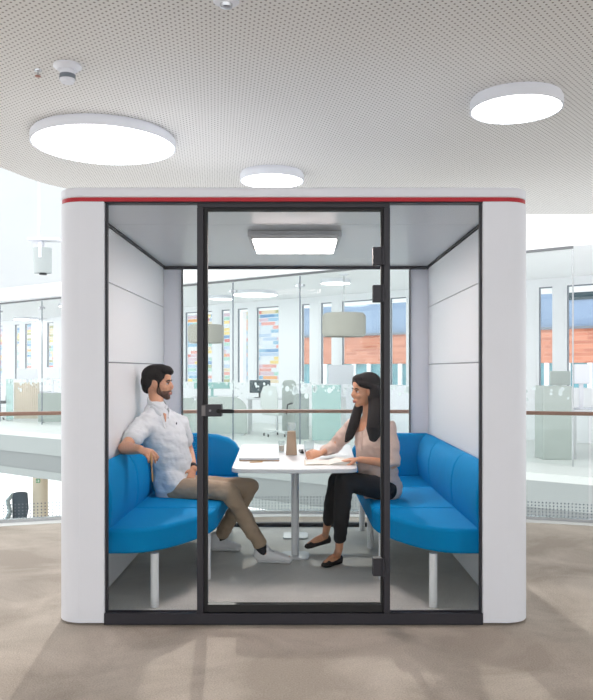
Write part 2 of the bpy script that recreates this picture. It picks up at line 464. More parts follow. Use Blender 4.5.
# ---- man
def build_man():
    s = V((.56, .83, 0)).normalized(); fw = V((.83, -.56, 0)).normalized()
    pel = P(174, 487, 5.38); wai = P(171, 465, 5.37); che = P(166, 443, 5.35); upc = P(160, 427, 5.35); nkb = P(156, 406, 5.36); nkt = P(156, 398, 5.385)
    hc = P(158.3, 383.5, 5.4)
    f = V((1, -.12, -.02)); u = V((.03, 0, 1))
    shR = P(142, 427, 5.17); elR = P(124.5, 448, 4.82); wrR = P(140, 449.5, 4.64)
    shL = P(180, 424, 5.50); elL = P(188, 450, 5.58); wrL = P(193.5, 469, 5.36)
    hipR = P(175, 489, 5.28); knR = P(229, 491, 5.12); anR = P(263, 549, 5.27)
    hipL = P(186, 486, 5.48); knL = P(250, 487, 5.52); anL = P(220, 537, 5.62)
    m = MB()
    head(m, hc, f, u, 1.0)
    f, u, l = f.normalized(), (u - f.normalized() * u.dot(f.normalized())).normalized(), None
    l = u.cross(f)
    m.tube([nkb - UP * .03, nkb + (nkt - nkb) * .4, nkt, hc + f * -.02 - u * .05], [.062, .054, .053, .05])
    m.tube([pel, wai, che, upc, nkb - UP * .04], [(.13, .08), (.125, .085), (.14, .095), (.15, .08), (.06, .055)], side=s, n=28)
    m.tube([shR, (shR + elR) / 2, elR], [.052, .046, .038]); m.tube([elR, elR + (wrR - elR) * .35, wrR], [.040, .038, .027])
    m.tube([shL, (shL + elL) / 2, elL], [.052, .046, .038]); m.tube([elL, elL + (wrL - elL) * .35, wrL], [.040, .038, .027])
    m.tube([hipR, (hipR + knR) / 2, knR], [.062, .056, .044]); m.tube([knR, knR + (anR - knR) * .35, anR], [.044, .043, .033])
    m.tube([hipL, (hipL + knL) / 2, knL], [.062, .056, .044]); m.tube([knL, knL + (anL - knL) * .35, anL], [.044, .043, .033])
    # feet inside the shoes
    m.tube([anR, V((anR.x + .03, anR.y, .06)), V((-.08, 5.25, .04))], [.034, .032, .02])
    m.tube([anL, V((anL.x + .03, anL.y, .06)), V((-.46, 5.6, .04))], [.034, .032, .02])
    hand(m, wrR, V((.55, -.45, -.12)), V((-.1, -.25, 1)), .62, -1, k=1.0, spread=.22)
    hand(m, wrL, V((-.12, -.55, -.65)), V((.75, -.35, .25)), .42, 1, k=.98)
    body = m.blob('person', SKIN_M, None, loc=(-.9, 5.38, 0), voxel=.0042, smooth=3)
    tag(body, 'seated man in a white polo shirt and khaki trousers, arm along the sofa back', 'person')
    face_parts(body, hc, f, u, l, 1.0, LIP_M, HAIR_M, False)
    E = lambda mm, a, b, d, rf, rl, ru: mm.ell(hc + f * a + l * b + u * d, f * rf, l * rl, u * ru, 24, 14)
    h = MB()
    E(h, -.02, 0, .057, .104, .081, .080)
    E(h, -.055, 0, .012, .072, .079, .072)
    E(h, -.075, 0, -.025, .042, .062, .050)
    E(h, .050, 0, .094, .052, .062, .036)
    E(h, .078, .008, .084, .028, .048, .024)
    E(h, .01, 0, .112, .06, .055, .026)
    for q in (-1, 1):
        E(h, .016, q * .066, .036, .034, .014, .034)
        E(h, .022, q * .068, -.002, .009, .008, .028)
    rnd = random.Random(3)
    for k in range(46):
        a = rnd.uniform(-.08, .08); b = rnd.uniform(-.055, .055); zz = .112 - (a * a + b * b) * 5
        E(h, a, b, zz + .006, .015, .012, .012)
    h.blob('hair', HAIR_M, body, voxel=.0045, smooth=2)
    # beard: thin shell over jaw, chin and upper lip
    b = MB()
    E(b, .030, 0, -.066, .0575, .0555 , .040); E(b, .067, 0, -.096, .0225, .027, .019)
    E(b, .088, 0, -.052, .013, .022, .005)
    for q in (-1, 1):
        E(b, .020, q * .055, -.045, .016, .009, .032); b.tube([hc + f * .094 + l * q * .008 - u * .052, hc + f * .082 + l * q * .026 - u * .062, hc + f * .074 + l * q * .028 - u * .084], [.004, .005, .006], n=10)
    b.blob('beard', BEARD, body, voxel=.004, smooth=3)
    # polo shirt
    p = MB()
    p.tube([pel + UP * .01 + fw * .015, wai + fw * .012, che + fw * .005, upc, nkb - UP * .028], [(.172, .128), (.160, .122), (.172, .126), (.185, .112), (.085, .075)], side=s, n=32)
    p.tube([nkb - UP * .035 - s * .02, (nkb + shR) / 2 - UP * .012, shR], [.06, .058, .066]); p.tube([nkb - UP * .035 + s * .02, (nkb + shL) / 2 - UP * .012, shL], [.06, .056, .062])
    p.tube([upc + s * -.06, shR, shR + (elR - shR) * .62], [.075, .074, .066]); p.tube([upc + s * .06, shL, shL + (elL - shL) * .6], [.075, .072, .062])
    p.tube([wai - s * .07, hipR + UP * .03 + fw * .0], [.09, .094])
    p.tube([pel - UP * .03 + fw * .03 + s * -.06, pel + UP * .03 + fw * .02], [(.08, .05), (.1, .07)], side=s)
    polo = p.blob('polo_shirt', POLO, body, voxel=.006, smooth=7, disp=.008)
    # collar, placket, emblem
    col = MB()
    nb_ = nkb + UP * .018 + fw * .004
    ringp = []
    for q in range(17):
        a_ = math.pi + (q - 8) / 8 * math.pi * .93
        ringp.append(nkb + fw * .008 + UP * (.046 - .070 * (1 + math.cos(a_)) / 2) + fw * (math.cos(a_) * .064 + .006) + s * math.sin(a_) * .066)
    col.tube(ringp, [(.025, .007)] * 17, side=UP, n=12)
    for q in ():
        col.tube([nb_ - fw * .062 + UP * .012, nb_ + s * q * .058 - fw * .02 + UP * .006, nb_ + s * q * .055 + fw * .03 - UP * .014, nb_ + s * q * .022 + fw * .078 - UP * .048], [(.006, .024), (.007, .026), (.007, .028), (.005, .016)], n=14, side=s)
    col.build('collar', POLO, polo, smooth=True)
    bv = BVHTree.FromObject(polo, bpy.context.evaluated_depsgraph_get())
    def hit(px, py):
        d = (P(px, py, 1) - V((0, 0, EYE))).normalized(); o = V((0, 0, EYE)) - wl(polo)
        r = bv.ray_cast(o, d)
        return (r[0] + wl(polo), r[1]) if r[0] else None
    hh = hit(176.5, 424)
    if hh:
        q, nn = hh; sd = nn.cross(UP).normalized()
        MB().ell(q, sd * .008, nn * .002, UP.lerp(nn, 0) * .013, 12, 8).build('emblem', NAVY, polo, smooth=True)
    a1, a2 = hit(161, 414), hit(165, 428)
    if a1 and a2:
        MB().tube([a1[0] + a1[1] * .001, (hit(163, 421) or a1)[0] + a1[1] * .001, a2[0] + a2[1] * .001], [(.009, .002)] * 3, side=s, n=10).build('placket', POLO, polo, smooth=True)
        MB().ell(a2[0] + a2[1] * .004, s * .005, a2[1] * .002, UP * .005, 10, 6).build('button', SIGNW, polo, smooth=True)
    for pts in (((151, 407), (156, 412), (161, 416)), ((167, 409), (169, 413), (168, 418))):
        hp = [hit(*q) for q in pts]
        if all(hp): MB().tube([q[0] + q[1] * .004 for q in hp], [(.016, .005), (.018, .005), (.011, .004)], side=UP, n=12).build('collar_flap', POLO, polo, smooth=True)
    hp = [hit(*q) for q in ((164.5, 414), (165, 418), (165.5, 421.5))]
    if all(hp): MB().tube([q[0] + q[1] * .003 for q in hp], [(.013, .004), (.009, .004), (.003, .003)], side=s, n=12).build('open_neck', SKIN_M, polo, smooth=True)
    # trousers
    t = MB()
    t.tube([pel - UP * .0, pel + UP * .05], [(.155, .115), (.15, .108)], side=s, n=28)
    t.tube([hipR, hipR + (knR - hipR) * .5, knR], [.083, .074, .064]); t.tube([knR, knR + (anR - knR) * .5, anR + (knR - anR) * .10], [.064, .056, .047])
    t.tube([hipL, hipL + (knL - hipL) * .5, knL], [.083, .074, .064]); t.tube([knL, knL + (anL - knL) * .5, anL + (knL - anL) * .07], [.064, .056, .047])
    t.ell(pel + fw * .02 - UP * .01, s * .16, fw * .12, UP * .07)
    t.blob('trousers', CHINO, body, voxel=.006, smooth=6, disp=.009)
    for an, kn, nm in ((anR, knR, 0), (anL, knL, 1)):
        MB().tube([an + (kn - an) * .16, an - UP * .012], [.040, .040]).build('sock', SOCK, body, smooth=True)
    shoe(body, 'sneaker', (-.325, 5.285, .008), (-.028, 5.25, .008), SNEAK, sole_m=SOLE)
    shoe(body, 'sneaker', (-.68, 5.625, .008), (-.41, 5.60, .008), SNEAK, sole_m=SOLE)
    bc = wrL + (wrL - elL).normalized() * -.03
    MB().tube([bc, bc + (wrL - elL).normalized() * .012], [.0315, .031]).build('bracelet', SOCK, body, smooth=True)
    return wrR
wr = build_man()
p0, p1 = P(151.0, 453.5, 4.545), P(152.6, 481, 4.545)
pn_ = MB().tube([p0, p1], [.0042, .0042], n=10).build('pencil', TAN, None, loc=p1, smooth=True)
tag(pn_, 'long tan pencil hanging down from the seated man\'s fingers', 'pencil')

# ---- woman
def build_woman():
    s = V((-.62, .79, 0)).normalized(); fw = V((-.79, -.62, 0)).normalized()
    pel = P(381, 486, 5.27); wai = P(377, 466, 5.24); che = P(374, 444, 5.21); upc = P(370, 428, 5.22); nkb = P(369, 418, 5.22); nkt = P(369, 404, 5.22)
    hc = P(365.5, 391, 5.2)
    f = V((-.93, -.30, -.06)).normalized(); u = (UP - f * UP.dot(f)).normalized(); l = u.cross(f); k = .95
    shL = P(388, 427, 5.10); elL = P(393, 464, 5.02); wrL = P(360, 459.5, 5.0)
    shR = P(353, 425, 5.36); elR = P(334, 447, 5.48); wrR = P(321, 453, 5.28)
    hipL = P(386, 489, 5.18); knL = P(344, 481, 4.99); anL = P(339, 549, 5.13)
    hipR = P(378, 485, 5.38); knR = P(337, 481, 5.28); anR = P(326, 531, 5.48)
    m = MB()
    head(m, hc, f, u, k, True)
    m.tube([nkb - UP * .03, nkb + (nkt - nkb) * .5, nkt, hc - u * .05 - f * .015], [.05, .043, .042, .042])
    m.tube([pel, wai, che, upc, nkb - UP * .02], [(.12, .08), (.11, .082), (.125, .09), (.14, .08), (.07, .055)], side=s, n=28)
    m.tube([shL, (shL + elL) / 2, elL], [.043, .038, .031]); m.tube([elL, elL + (wrL - elL) * .35, wrL], [.033, .031, .021])
    m.tube([shR, (shR + elR) / 2, elR], [.043, .038, .031]); m.tube([elR, elR + (wrR - elR) * .35, wrR], [.033, .031, .021])
    for a, b, c in ((hipL, knL, anL), (hipR, knR, anR)):
        m.tube([a, (a + b) / 2, b], [.062, .054, .042]); m.tube([b, b + (c - b) * .35, c], [.042, .040, .026])
    toeL, heelL = P(321.5, 563, 5.10), P(342, 562, 5.24)
    toeL = V((.143, 5.11, .012)); heelL = V((.292, 5.27, .012))
    toeR = P(303, 549.5, 5.50); heelR = P(332.5, 541.5, 5.56)
    m.tube([anL, heelL + UP * .055 + (toeL - heelL) * .25, heelL + UP * .04 + (toeL - heelL) * .55, heelL + UP * .024 + (toeL - heelL) * .8], [.026, .028, .026, .018])
    m.tube([anR, heelR + UP * .055 + (toeR - heelR) * .25, heelR + UP * .04 + (toeR - heelR) * .55, heelR + UP * .024 + (toeR - heelR) * .8], [.026, .028, .026, .018])
    hand(m, wrR, V((-.8, -.35, -.12)), V((-.1, -.75, .55)), .75, 1, k=.88)
    hand(m, wrL, V((-.9, .25, -.05)), V((0, -.1, 1)), .16, -1, k=.88)
    body = m.blob('person', SKIN_W, None, loc=(.6, 5.25, 0), voxel=.0042, smooth=3)
    tag(body, 'seated woman with long dark hair in a taupe blouse, writing at the table', 'person')
    face_parts(body, hc, f, u, l, k, LIP_W, HAIR_W, True)
    E = lambda mm, a, b, d, rf, rl, ru: mm.ell(hc + (f * a + l * b + u * d) * k, f * rf * k, l * rl * k, u * ru * k, 24, 14)
    h = MB()
    E(h, -.022, 0, .055, .103, .083, .083)
    E(h, -.066, 0, -.005, .072, .081, .09)
    E(h, .040, 0, .090, .052, .060, .036)
    for q in (-1, 1):
        h.tube([hc + (f * .070 + l * q * .020 + u * .085) * k, hc + (f * .062 + l * q * .056 + u * .056) * k, hc + (f * .012 + l * q * .074 + u * .046) * k, hc + (f * -.040 + l * q * .078 + u * .01) * k], [.018, .018, .020, .03], n=14)
    # long lengths in front of the shoulders
    near = [hc + (f * -.04 + l * .055 + u * 0) * k, P(376.5, 402, 5.15), P(377, 416, 5.08), P(375, 430, 5.03), P(373, 439, 5.02)]
    if (l.y > 0): near[0] = hc + (f * -.04 - l * .055) * k
    h.tube(near, [(.045, .06), (.056, .055), (.064, .045), (.062, .035), (.03, .02)], side=(1, .2, 0), n=20)
    h.tube([P(378, 400, 5.24), P(381, 415, 5.24), P(383, 432, 5.26)], [(.05, .06), (.05, .06), (.03, .04)], side=(1, .2, 0), n=20)
    h.tube([P(361, 402, 5.30), P(357, 412, 5.26), P(353.5, 425, 5.21), P(349, 437, 5.19), P(346, 441, 5.19)], [(.035, .03), (.035, .035), (.037, .035), (.030, .026), (.012, .012)], side=(1, .2, 0), n=18)
    h.blob('hair', HAIR_W, body, voxel=.005, smooth=4)
    p = MB()
    p.tube([pel - UP * .01, wai, che, upc - UP * .065], [(.16, .128), (.145, .115), (.150, .118), (.150, .092)], side=s, n=32)
    p.ell(che + fw * .055 + UP * .02, s * .115, fw * .06, UP * .07)
    p.tube([upc - s * .085 - UP * .01, shL, (shL + elL) / 2, elL, elL + (wrL - elL) * .22], [.055, .058, .060, .052, .044])
    p.tube([upc + s * .085 - UP * .01, shR, (shR + elR) / 2, elR, elR + (wrR - elR) * .62], [.055, .056, .056, .050, .042])
    p.ell(pel - fw * .02 + UP * .01, s * .155, fw * .115, UP * .055)
    bl = p.blob('blouse', BLOUSE, body, voxel=.006, smooth=6, disp=.0095)
    bv = BVHTree.FromObject(bl, bpy.context.evaluated_depsgraph_get())
    def hit(px, py):
        d = (P(px, py, 1) - V((0, 0, EYE))).normalized(); o = V((0, 0, EYE)) - wl(bl)
        r = bv.ray_cast(o, d); return (r[0] + wl(bl), r[1]) if r[0] else None
    pts = [hit(362, y) for y in (432, 438, 444, 450)]
    if all(pts): MB().tube([q[0] + q[1] * .003 for q in pts], [.006, .005, .005, .003], n=8).build('gathered_tie', BLOUSE, bl, smooth=True)
    t = MB()
    t.tube([pel - UP * .01, pel + UP * .04], [(.15, .115), (.14, .105)], side=s, n=28)
    for a, b, c, cut in ((hipL, knL, anL, .17), (hipR, knR, anR, .22)):
        t.tube([a, a + (b - a) * .5, b], [.082, .074, .062]); t.tube([b, b + (c - b) * .5, c + (b - c) * cut], [.062, .055, .043])
    t.blob('trousers', BLACKT, body, voxel=.006, smooth=7, disp=.005)
    shoe(body, 'ballet_flat', heelL, toeL, FLAT, low=True)
    shoe(body, 'ballet_flat', heelR, toeR, FLAT, low=True)
    MB().ell(hc + (f * 0 - l * .086 - u * .042) * k if l.y > 0 else hc + (l * .086 - u * .042) * k, f * .005, l * .004, u * .005, 10, 8).build('earring', SIGNW, body, smooth=True)
build_woman()
pe = MB().tube([P(303, 446.5, 5.17), P(306.5, 460, 5.10)], [.0042, .0035], n=10).build('pen', mat('pale pen', (225, 225, 228), .3), None, loc=P(306.5, 460, 5.10), smooth=True)
tag(pe, 'slim pale pen in the woman\'s writing hand over the notebook', 'pen')

# ------------------------------------------------------------------ the building
CH = 3.05
def edge_y(x): return -0.9 + math.sqrt(max(64 - x * x, 26))
def edge_pts(r, x0=-6.1, x1=6.1, n=48):
    out = []
    for i in range(n + 1):
        x = x0 + (x1 - x0) * i / n
        out.append((x * r / 8.0, -0.9 + math.sqrt(64 - x * x) * r / 8.0))
    return out
ring = edge_pts(7.84)
struct(MB().prism([(-14, -3.6), (14, -3.6), (14, ring[-1][1])] + ring[::-1] + [(-14, ring[0][1])], -.3, 0).build('floor', CARPET))
# pale stone kerb that carries the balustrade
out_, in_ = edge_pts(8.06), edge_pts(7.84)
struct(MB().prism(out_ + in_[::-1], -.3, .004).build('trim_1', mat('pale stone kerb', (222, 222, 220), .5)))

cpts = [(-14, 4.2), (-5, 4.6), (-3.3, 5.3), (-2.62, 6.2), (-2.32, 7.0), (-1.7, 7.6), (-.6, 8.05), (1, 8.25), (2.5, 8.35), (4, 8.3), (6, 8.0), (14, 7.0)]
def smooth_line(pts, n=6):
    out = []
    for i in range(len(pts) - 1):
        p0, p1, p2, p3 = [Vector(pts[max(0, min(len(pts) - 1, j))]) for j in (i - 1, i, i + 1, i + 2)]
        for k in range(n):
            t = k / n
            q = .5 * ((2 * p1) + (p2 - p0) * t + (2 * p0 - 5 * p1 + 4 * p2 - p3) * t * t + (3 * p1 - p0 - 3 * p2 + p3) * t ** 3)
            out.append((q.x, q.y))
    out.append(tuple(pts[-1])); return out
cs = smooth_line(cpts)
struct(MB().prism([(-14, -3.6), (14, -3.6)] + cs[::-1], CH, CH + .4).build('ceiling', PERF))

def line_z(px, a, b):      # straight line in plan: 1/z linear in px
    return 1.0 / (a + b * px)
PA, PB_ = 1 / 19.6, (1 / 10.5 - 1 / 19.6) / 573          # glass partition line
EA, EB = 1 / 16.9, (1 / 9.6 - 1 / 16.9) / 573            # slab edge line
FA, FB = .03679, .0000607                                # window facade line
def on(px, a, b, zz=0.0):
    z = line_z(px, a, b); return Vector(((px - CX) * z / F, z, zz))
E0, E1 = on(-160, EA, EB), on(900, EA, EB)
Q0, Q1 = on(-160, PA, PB_), on(573, PA, PB_)
W0, W1 = on(-150, FA, FB), on(800, FA, FB)
# slab across the void, in bands
far_floor = [(E0.x, E0.y), (E1.x, E1.y), (W1.x + 4, W1.y + 1), (W0.x, W0.y + 1)]
struct(MB().prism(far_floor, -.1, 0).build('floor', mat('white office floor', (220, 222, 220), .45)))
ed = (E1 - E0).normalized(); en = Vector((-ed.y, ed.x, 0))
if en.y < 0: en = -en
def band(off, z0, z1):
    a, b = E0 + en * off, E1 + en * off; c, d = b + en * .5, a + en * .5
    return [(a.x, a.y), (b.x, b.y), (c.x, c.y), (d.x, d.y)], z0, z1
for nm, off, z0, z1, m in (('trim_2', 0.0, -.45, -.1, GREY2), ('trim_3', 0.02, -.8, -.45, GREY3), ('trim_4', 0.0, -.96, -.8, GREY2)):
    p, a, b = band(off, z0, z1); struct(MB().prism(p, a, b).build(nm, m))
sof = [(E0.x + en.x * .5, E0.y + en.y * .5), (E1.x + en.x * .5, E1.y + en.y * .5), (W1.x + 4, W1.y), (W0.x, W0.y)]
struct(MB().prism(sof, -.97, -.9).build('ceiling', OAK))
# ceiling and upper parapet beyond the void
up = [(Q0.x - 1, Q0.y), (Q1.x, Q1.y), (E1.x + 1.5, E1.y + .9), (W1.x + 4, W1.y + 1), (W0.x, W0.y + 1)]
struct(MB().prism(up, CH, CH + .3).build('ceiling', SMOOTH_WHITE))
ZS = on(165, PA, PB_)
pp = [(ZS.x, ZS.y), (Q1.x, Q1.y), (E1.x + 1.5, E1.y + .9), (E1.x + 1.5, E1.y + 1.1), (Q1.x + .1, Q1.y + .2), (ZS.x, ZS.y + .2)]
struct(MB().prism(pp, CH + .3, 4.7).build('wall_upper', SMOOTH_WHITE))
Z0_, Z1_ = on(-160, PA, PB_), on(165, PA, PB_)
pw = MB().prism([(Z0_.x - 1, Z0_.y), (Z1_.x, Z1_.y), (Z1_.x + .1, Z1_.y + .2), (Z0_.x - 1, Z0_.y + .2)], CH + .3, 6.6).build('wall_upper', mat('pale grey atrium plaster', (226, 229, 230), .8)); struct(pw)
# lower level
struct(MB().prism([(-30, 8), (14, 8), (14, 20.6), (-30, 20.6)], -3.1, -2.9).build('floor', mat('pale lower floor', (214, 216, 216), .5)))
struct(MB().box(-30, 14, 20.4, 20.6, -1.25, -1.0).build('wall_lower', SMOOTH_WHITE))

# window facade of the office across the void
ud = (W1 - W0).normalized(); un = Vector((-ud.y, ud.x, 0))
if un.y < 0: un = -un
SILL, HEAD = .95, 2.95
wins = [(-60, -45), (-30, -15), (-4, 3), (14, 20), (24, 32), (46, 54), (68, 78), (94, 104), (120, 132), (148, 164), (184, 213), (220, 231), (236, 249), (255, 280), (300, 311), (319, 333), (340, 382), (388, 408), (424, 455), (470, 512), (536, 555), (564, 600), (615, 660)]
wb = MB()
def seg(a, b, z0, z1, th=.12, off=0):
    c = (a + b) / 2; h = (b - a).length / 2
    wb.obox(Vector((c.x, c.y, (z0 + z1) / 2)) + un * (th / 2 + off), ud * h, un * (th / 2), Vector((0, 0, (z1 - z0) / 2)))
seg(W0, W1, 0, SILL); seg(W0, W1, HEAD, CH)
prev = W0
for a, b in wins:
    A, B = on(a, FA, FB), on(b, FA, FB)
    seg(prev, A, SILL, HEAD); prev = B
seg(prev, W1, SILL, HEAD)
struct(wb.build('wall_facade', FACADE_WHITE))
for i, (a, b) in enumerate(wins):
    A, B = on(a, FA, FB), on(b, FA, FB); c = (A + B) / 2; h = (B - A).length / 2; t = .028
    w = MB()
    for p in (A + ud * t, B - ud * t): w.obox(Vector((p.x, p.y, (SILL + HEAD) / 2)) + un * .05, ud * t, un * .04, Vector((0, 0, (HEAD - SILL) / 2)))
    for z in (SILL + t, HEAD - t): w.obox(Vector((c.x, c.y, z)) + un * .05, ud * (h - 2 * t), un * .04, Vector((0, 0, t)))
    fo = struct(w.build('window_%d' % (i + 1), FACADE_WHITE))
    MB().obox(Vector((A.x, A.y, (SILL + HEAD) / 2)) + ud * (2 * t + .008) + un * .03, ud * .012, un * .02, Vector((0, 0, (HEAD - SILL) / 2 - 2 * t))).obox(Vector((c.x, c.y, HEAD - 2 * t - .01)) + un * .03, ud * (h - 2 * t), un * .02, Vector((0, 0, .012))).build('gasket', FRAME_DARK, fo)
    MB().obox(Vector((c.x, c.y, (SILL + HEAD) / 2)) + un * .05, ud * (h - 2 * t), un * .006, Vector((0, 0, (HEAD - SILL) / 2 - 2 * t))).build('pane', G_WIN, fo)

# buildings outside the windows
def far_block(name, p0, p1, z0, z1, m, parent, off=0.0, th=.4):
    d = (p1 - p0).normalized(); nn = Vector((-d.y, d.x, 0)); nn = nn if nn.y > 0 else -nn
    c = (p0 + p1) / 2 + nn * (th / 2 + off)
    return MB().obox(Vector((c.x, c.y, (z0 + z1) / 2)), d * ((p1 - p0).length / 2), nn * (th / 2), Vector((0, 0, (z1 - z0) / 2))).build(name, m, parent)
b0, b1 = on(-60, .0255, .000045), on(291, .0255, .000045)
ob = thing('office_building', 'outdoor building clad in rows of pastel coloured ceramic bars, seen through the office windows', 'building', ((b0.x + b1.x) / 2, (b0.y + b1.y) / 2, -2))
far_block('cladding', b0, b1, -2, 5, PASTEL, ob)
for k in range(6):
    q = b0 + (b1 - b0) * ((k + .5) / 6)
    d = (b1 - b0).normalized(); nn = Vector((-d.y, d.x, 0)); nn = nn if nn.y > 0 else -nn
    MB().obox(Vector((q.x, q.y, 1.5)) - nn * .1, d * .12, nn * .1, Vector((0, 0, 3.5))).build('pilaster', FACADE_WHITE, ob)
c0, c1 = on(292, .0175, .000027), on(700, .0175, .000027)
ob = thing('brick_building', 'outdoor building with an orange brick band under blue cladding and over teal windows', 'building', ((c0.x + c1.x) / 2, (c0.y + c1.y) / 2, -2))
far_block('brick_band', c0, c1, 1.6, 2.95, BRICK, ob)
far_block('cladding', c0, c1, 3.0, 12, BLUECLAD, ob)
far_block('ledge', c0, c1, 2.95, 3.05, FRAME_DARK, ob, off=-.1, th=.5)
far_block('window_band', c0, c1, -2, 1.6, TEALWIN, ob, off=.1)
for k in range(22):
    q = c0 + (c1 - c0) * ((k + .5) / 22)
    d = (c1 - c0).normalized(); nn = Vector((-d.y, d.x, 0)); nn = nn if nn.y > 0 else -nn
    MB().obox(Vector((q.x, q.y, -.2)), d * .09, nn * .06, Vector((0, 0, 1.8))).build('mullion', FACADE_WHITE, ob)
for k, (fx, fz) in enumerate(((.80, 4.9), (.88, 6.4), (.62, 5.2), (.3, 5.4), (.18, 6.6))):
    q = c0 + (c1 - c0) * fx
    MB().obox(Vector((q.x, q.y, fz)), d * .9, nn * .05, Vector((0, 0, .8))).build('window', SCREEN, ob)

# curved glass balustrade
bal = thing('glass_balustrade', 'curved frameless glass balustrade with a brown wooden handrail along the carpet edge', 'balustrade', (0, 7.1, 0))
xs = [-6.0, -4.45, -2.68, -.95, .8, 2.55, 4.3, 6.0]
def bp(x, r=8.0): return (x * r / 8.0, -.9 + math.sqrt(64 - x * x) * r / 8.0)
for i in range(len(xs) - 1):
    n = 6; o_, i_ = [], []
    for k in range(n + 1):
        x = xs[i] + .012 + (xs[i + 1] - xs[i] - .024) * k / n
        o_.append(bp(x, 8.008)); i_.append(bp(x, 7.992))
    g = MB().prism(o_ + i_[::-1], .03, .94).build('pane', G_BAL, bal)
m = MB()
pts = [bp(x) for x in [-6.0 + .2 * k for k in range(61)]]
m.prism([bp(x, 8.03) for x in [-6 + .2 * k for k in range(61)]] + [bp(x, 7.97) for x in [-6 + .2 * k for k in range(61)]][::-1], .94, .972).build('handrail', WOOD, bal, bevel=.006)
MB().prism([bp(x, 8.03) for x in [-6 + .2 * k for k in range(61)]] + [bp(x, 7.97) for x in [-6 + .2 * k for k in range(61)]][::-1], .0, .03).build('base_channel', CHROME, bal)
# dotted print along the foot of the panes
dm = MB()
xx = -2.9
k = 0
for row in range(5):
    x = -3.2
    while x < 3.2:
        a = bp(x, 7.986); dm.obox((a[0], a[1], .045 + row * .028), (.0055, 0, 0), (0, .001, 0), (0, 0, .0055)); x += .03
dots = dm.build('printed_dots', FRAME_DARK, bal); dots['kind'] = 'stuff'

# glass partition beyond the void
part = thing('glass_partition', 'tall glass partition closing the office across the void, printed with white bubbles', 'partition', ((Q0.x + Q1.x) / 2, (Q0.y + Q1.y) / 2, 0))
pd = (Q1 - Q0).normalized(); pn = Vector((-pd.y, pd.x, 0)); pn = pn if pn.y > 0 else -pn
jx = [-160, -100, -50, 0, 42, 100, 166, 233, 300, 480, 573]
for i in range(len(jx) - 1):
    A, B = on(jx[i], PA, PB_), on(jx[i + 1], PA, PB_); c = (A + B) / 2; h = (B - A).length / 2 - .012
    MB().obox(Vector((c.x, c.y, 1.51)), pd * h, pn * .007, Vector((0, 0, 1.49))).build('pane', G_PART, part)
    if 0 < i:
        MB().obox(Vector((A.x, A.y, 1.5)), pd * .010, pn * .009, Vector((0, 0, 1.5))).build('joint_seal', FRAME_DARK, part)
        MB().obox(Vector((A.x, A.y, 2.83)), pd * .09, pn * .03, Vector((0, 0, .02))).obox(Vector((A.x, A.y, 2.83)) - pn * .04, pd * .02, pn * .03, Vector((0, 0, .03))).build('clamp', CHROME, part)
MB().obox(Vector(((Q0.x + Q1.x) / 2, (Q0.y + Q1.y) / 2, 3.032)), pd * ((Q1 - Q0).length / 2), pn * .02, Vector((0, 0, .018))).build('head_rail', mat('rail grey', (110, 112, 114), .5), part)
MB().obox(Vector((Q1.x, Q1.y, 1.5)), pd * .008, pn * .008, Vector((0, 0, 1.5))).build('end_post', CHROME, part)
bub = MB()
L = (Q1 - Q0).length
for k in range(420):
    u = random.random() * L; r = random.choice([.012, .018, .02, .03, .03, .05]); z = 1.02 + random.gauss(0, .07)
    if r > .04: z -= .03
    c = Q0 + pd * u - pn * .012
    vs = [bub.bm.verts.new(Vector((c.x, c.y, z)) + pd * r * math.cos(q * math.pi / 7) + Vector((0, 0, r * math.sin(q * math.pi / 7)))) for q in range(14)]
    bub.bm.faces.new(vs)
bo = bub.build('printed_bubbles', mat('white print', (196, 206, 206), .6), part); bo['kind'] = 'stuff'

# ------------------------------------------------------------------ ceiling fittings
def ceiling_lamp(x, y, r, label, top=CH, group='round ceiling lamps', thick=.075):
    t = thing('ceiling_lamp', label, 'ceiling lamp', (x, y, top - thick), group)
    MB().lathe((x, y, top - thick), [(r * .93, thick), (r * .97, thick), (r * .97, thick * .8), (r, thick * .75), (r, .0), (r - .012, 0), (r - .012, .01)], 72).build('housing', WHITE_PAINT, t, smooth='auto')
    MB().lathe((x, y, top - thick), [(0, .006), (r - .012, .006), (r - .012, .02), (0, .02)], 72).build('diffuser', LAMP, t)
    return t
ceiling_lamp(-1.43, 5.55, .515, 'large round lit lamp on the dotted ceiling, beside the smoke detector')
ceiling_lamp(1.356, 4.77, .285, 'small round lit lamp, whole disc visible on the dotted ceiling above the booth door side')
ceiling_lamp(-.243, 6.59, .277, 'round lamp whose lower half is hidden behind the booth roof')
ceiling_lamp(-2.3, -.92, .32, 'round lamp behind the viewer, mirrored in the narrow booth pane')
ceiling_lamp(.87, -3.3, .26, 'round lamp far behind the viewer, mirrored over the booth door')
lamp = lambda px, py, h=1.62: (lambda z: ((px - CX) * z / F, z))(F * h / (CY - py))
for px, py, r, lb in ((255, 295.5, .5, 'large round lamp above the monitor desk across the void'), (221, 299.5, .28, 'small round lamp next to the large lamp above the grey screens'),
                      (335.5, 284, .29, 'round lamp above the drum pendant nearer the woman'), (26, 320, .4, 'lamp above the curtain side office left of the booth'), (72, 307, .35, 'lamp above the far office partly behind the booth wall')):
    x, y = lamp(px, py); ceiling_lamp(x, y, r, lb, group='office ceiling lamps')
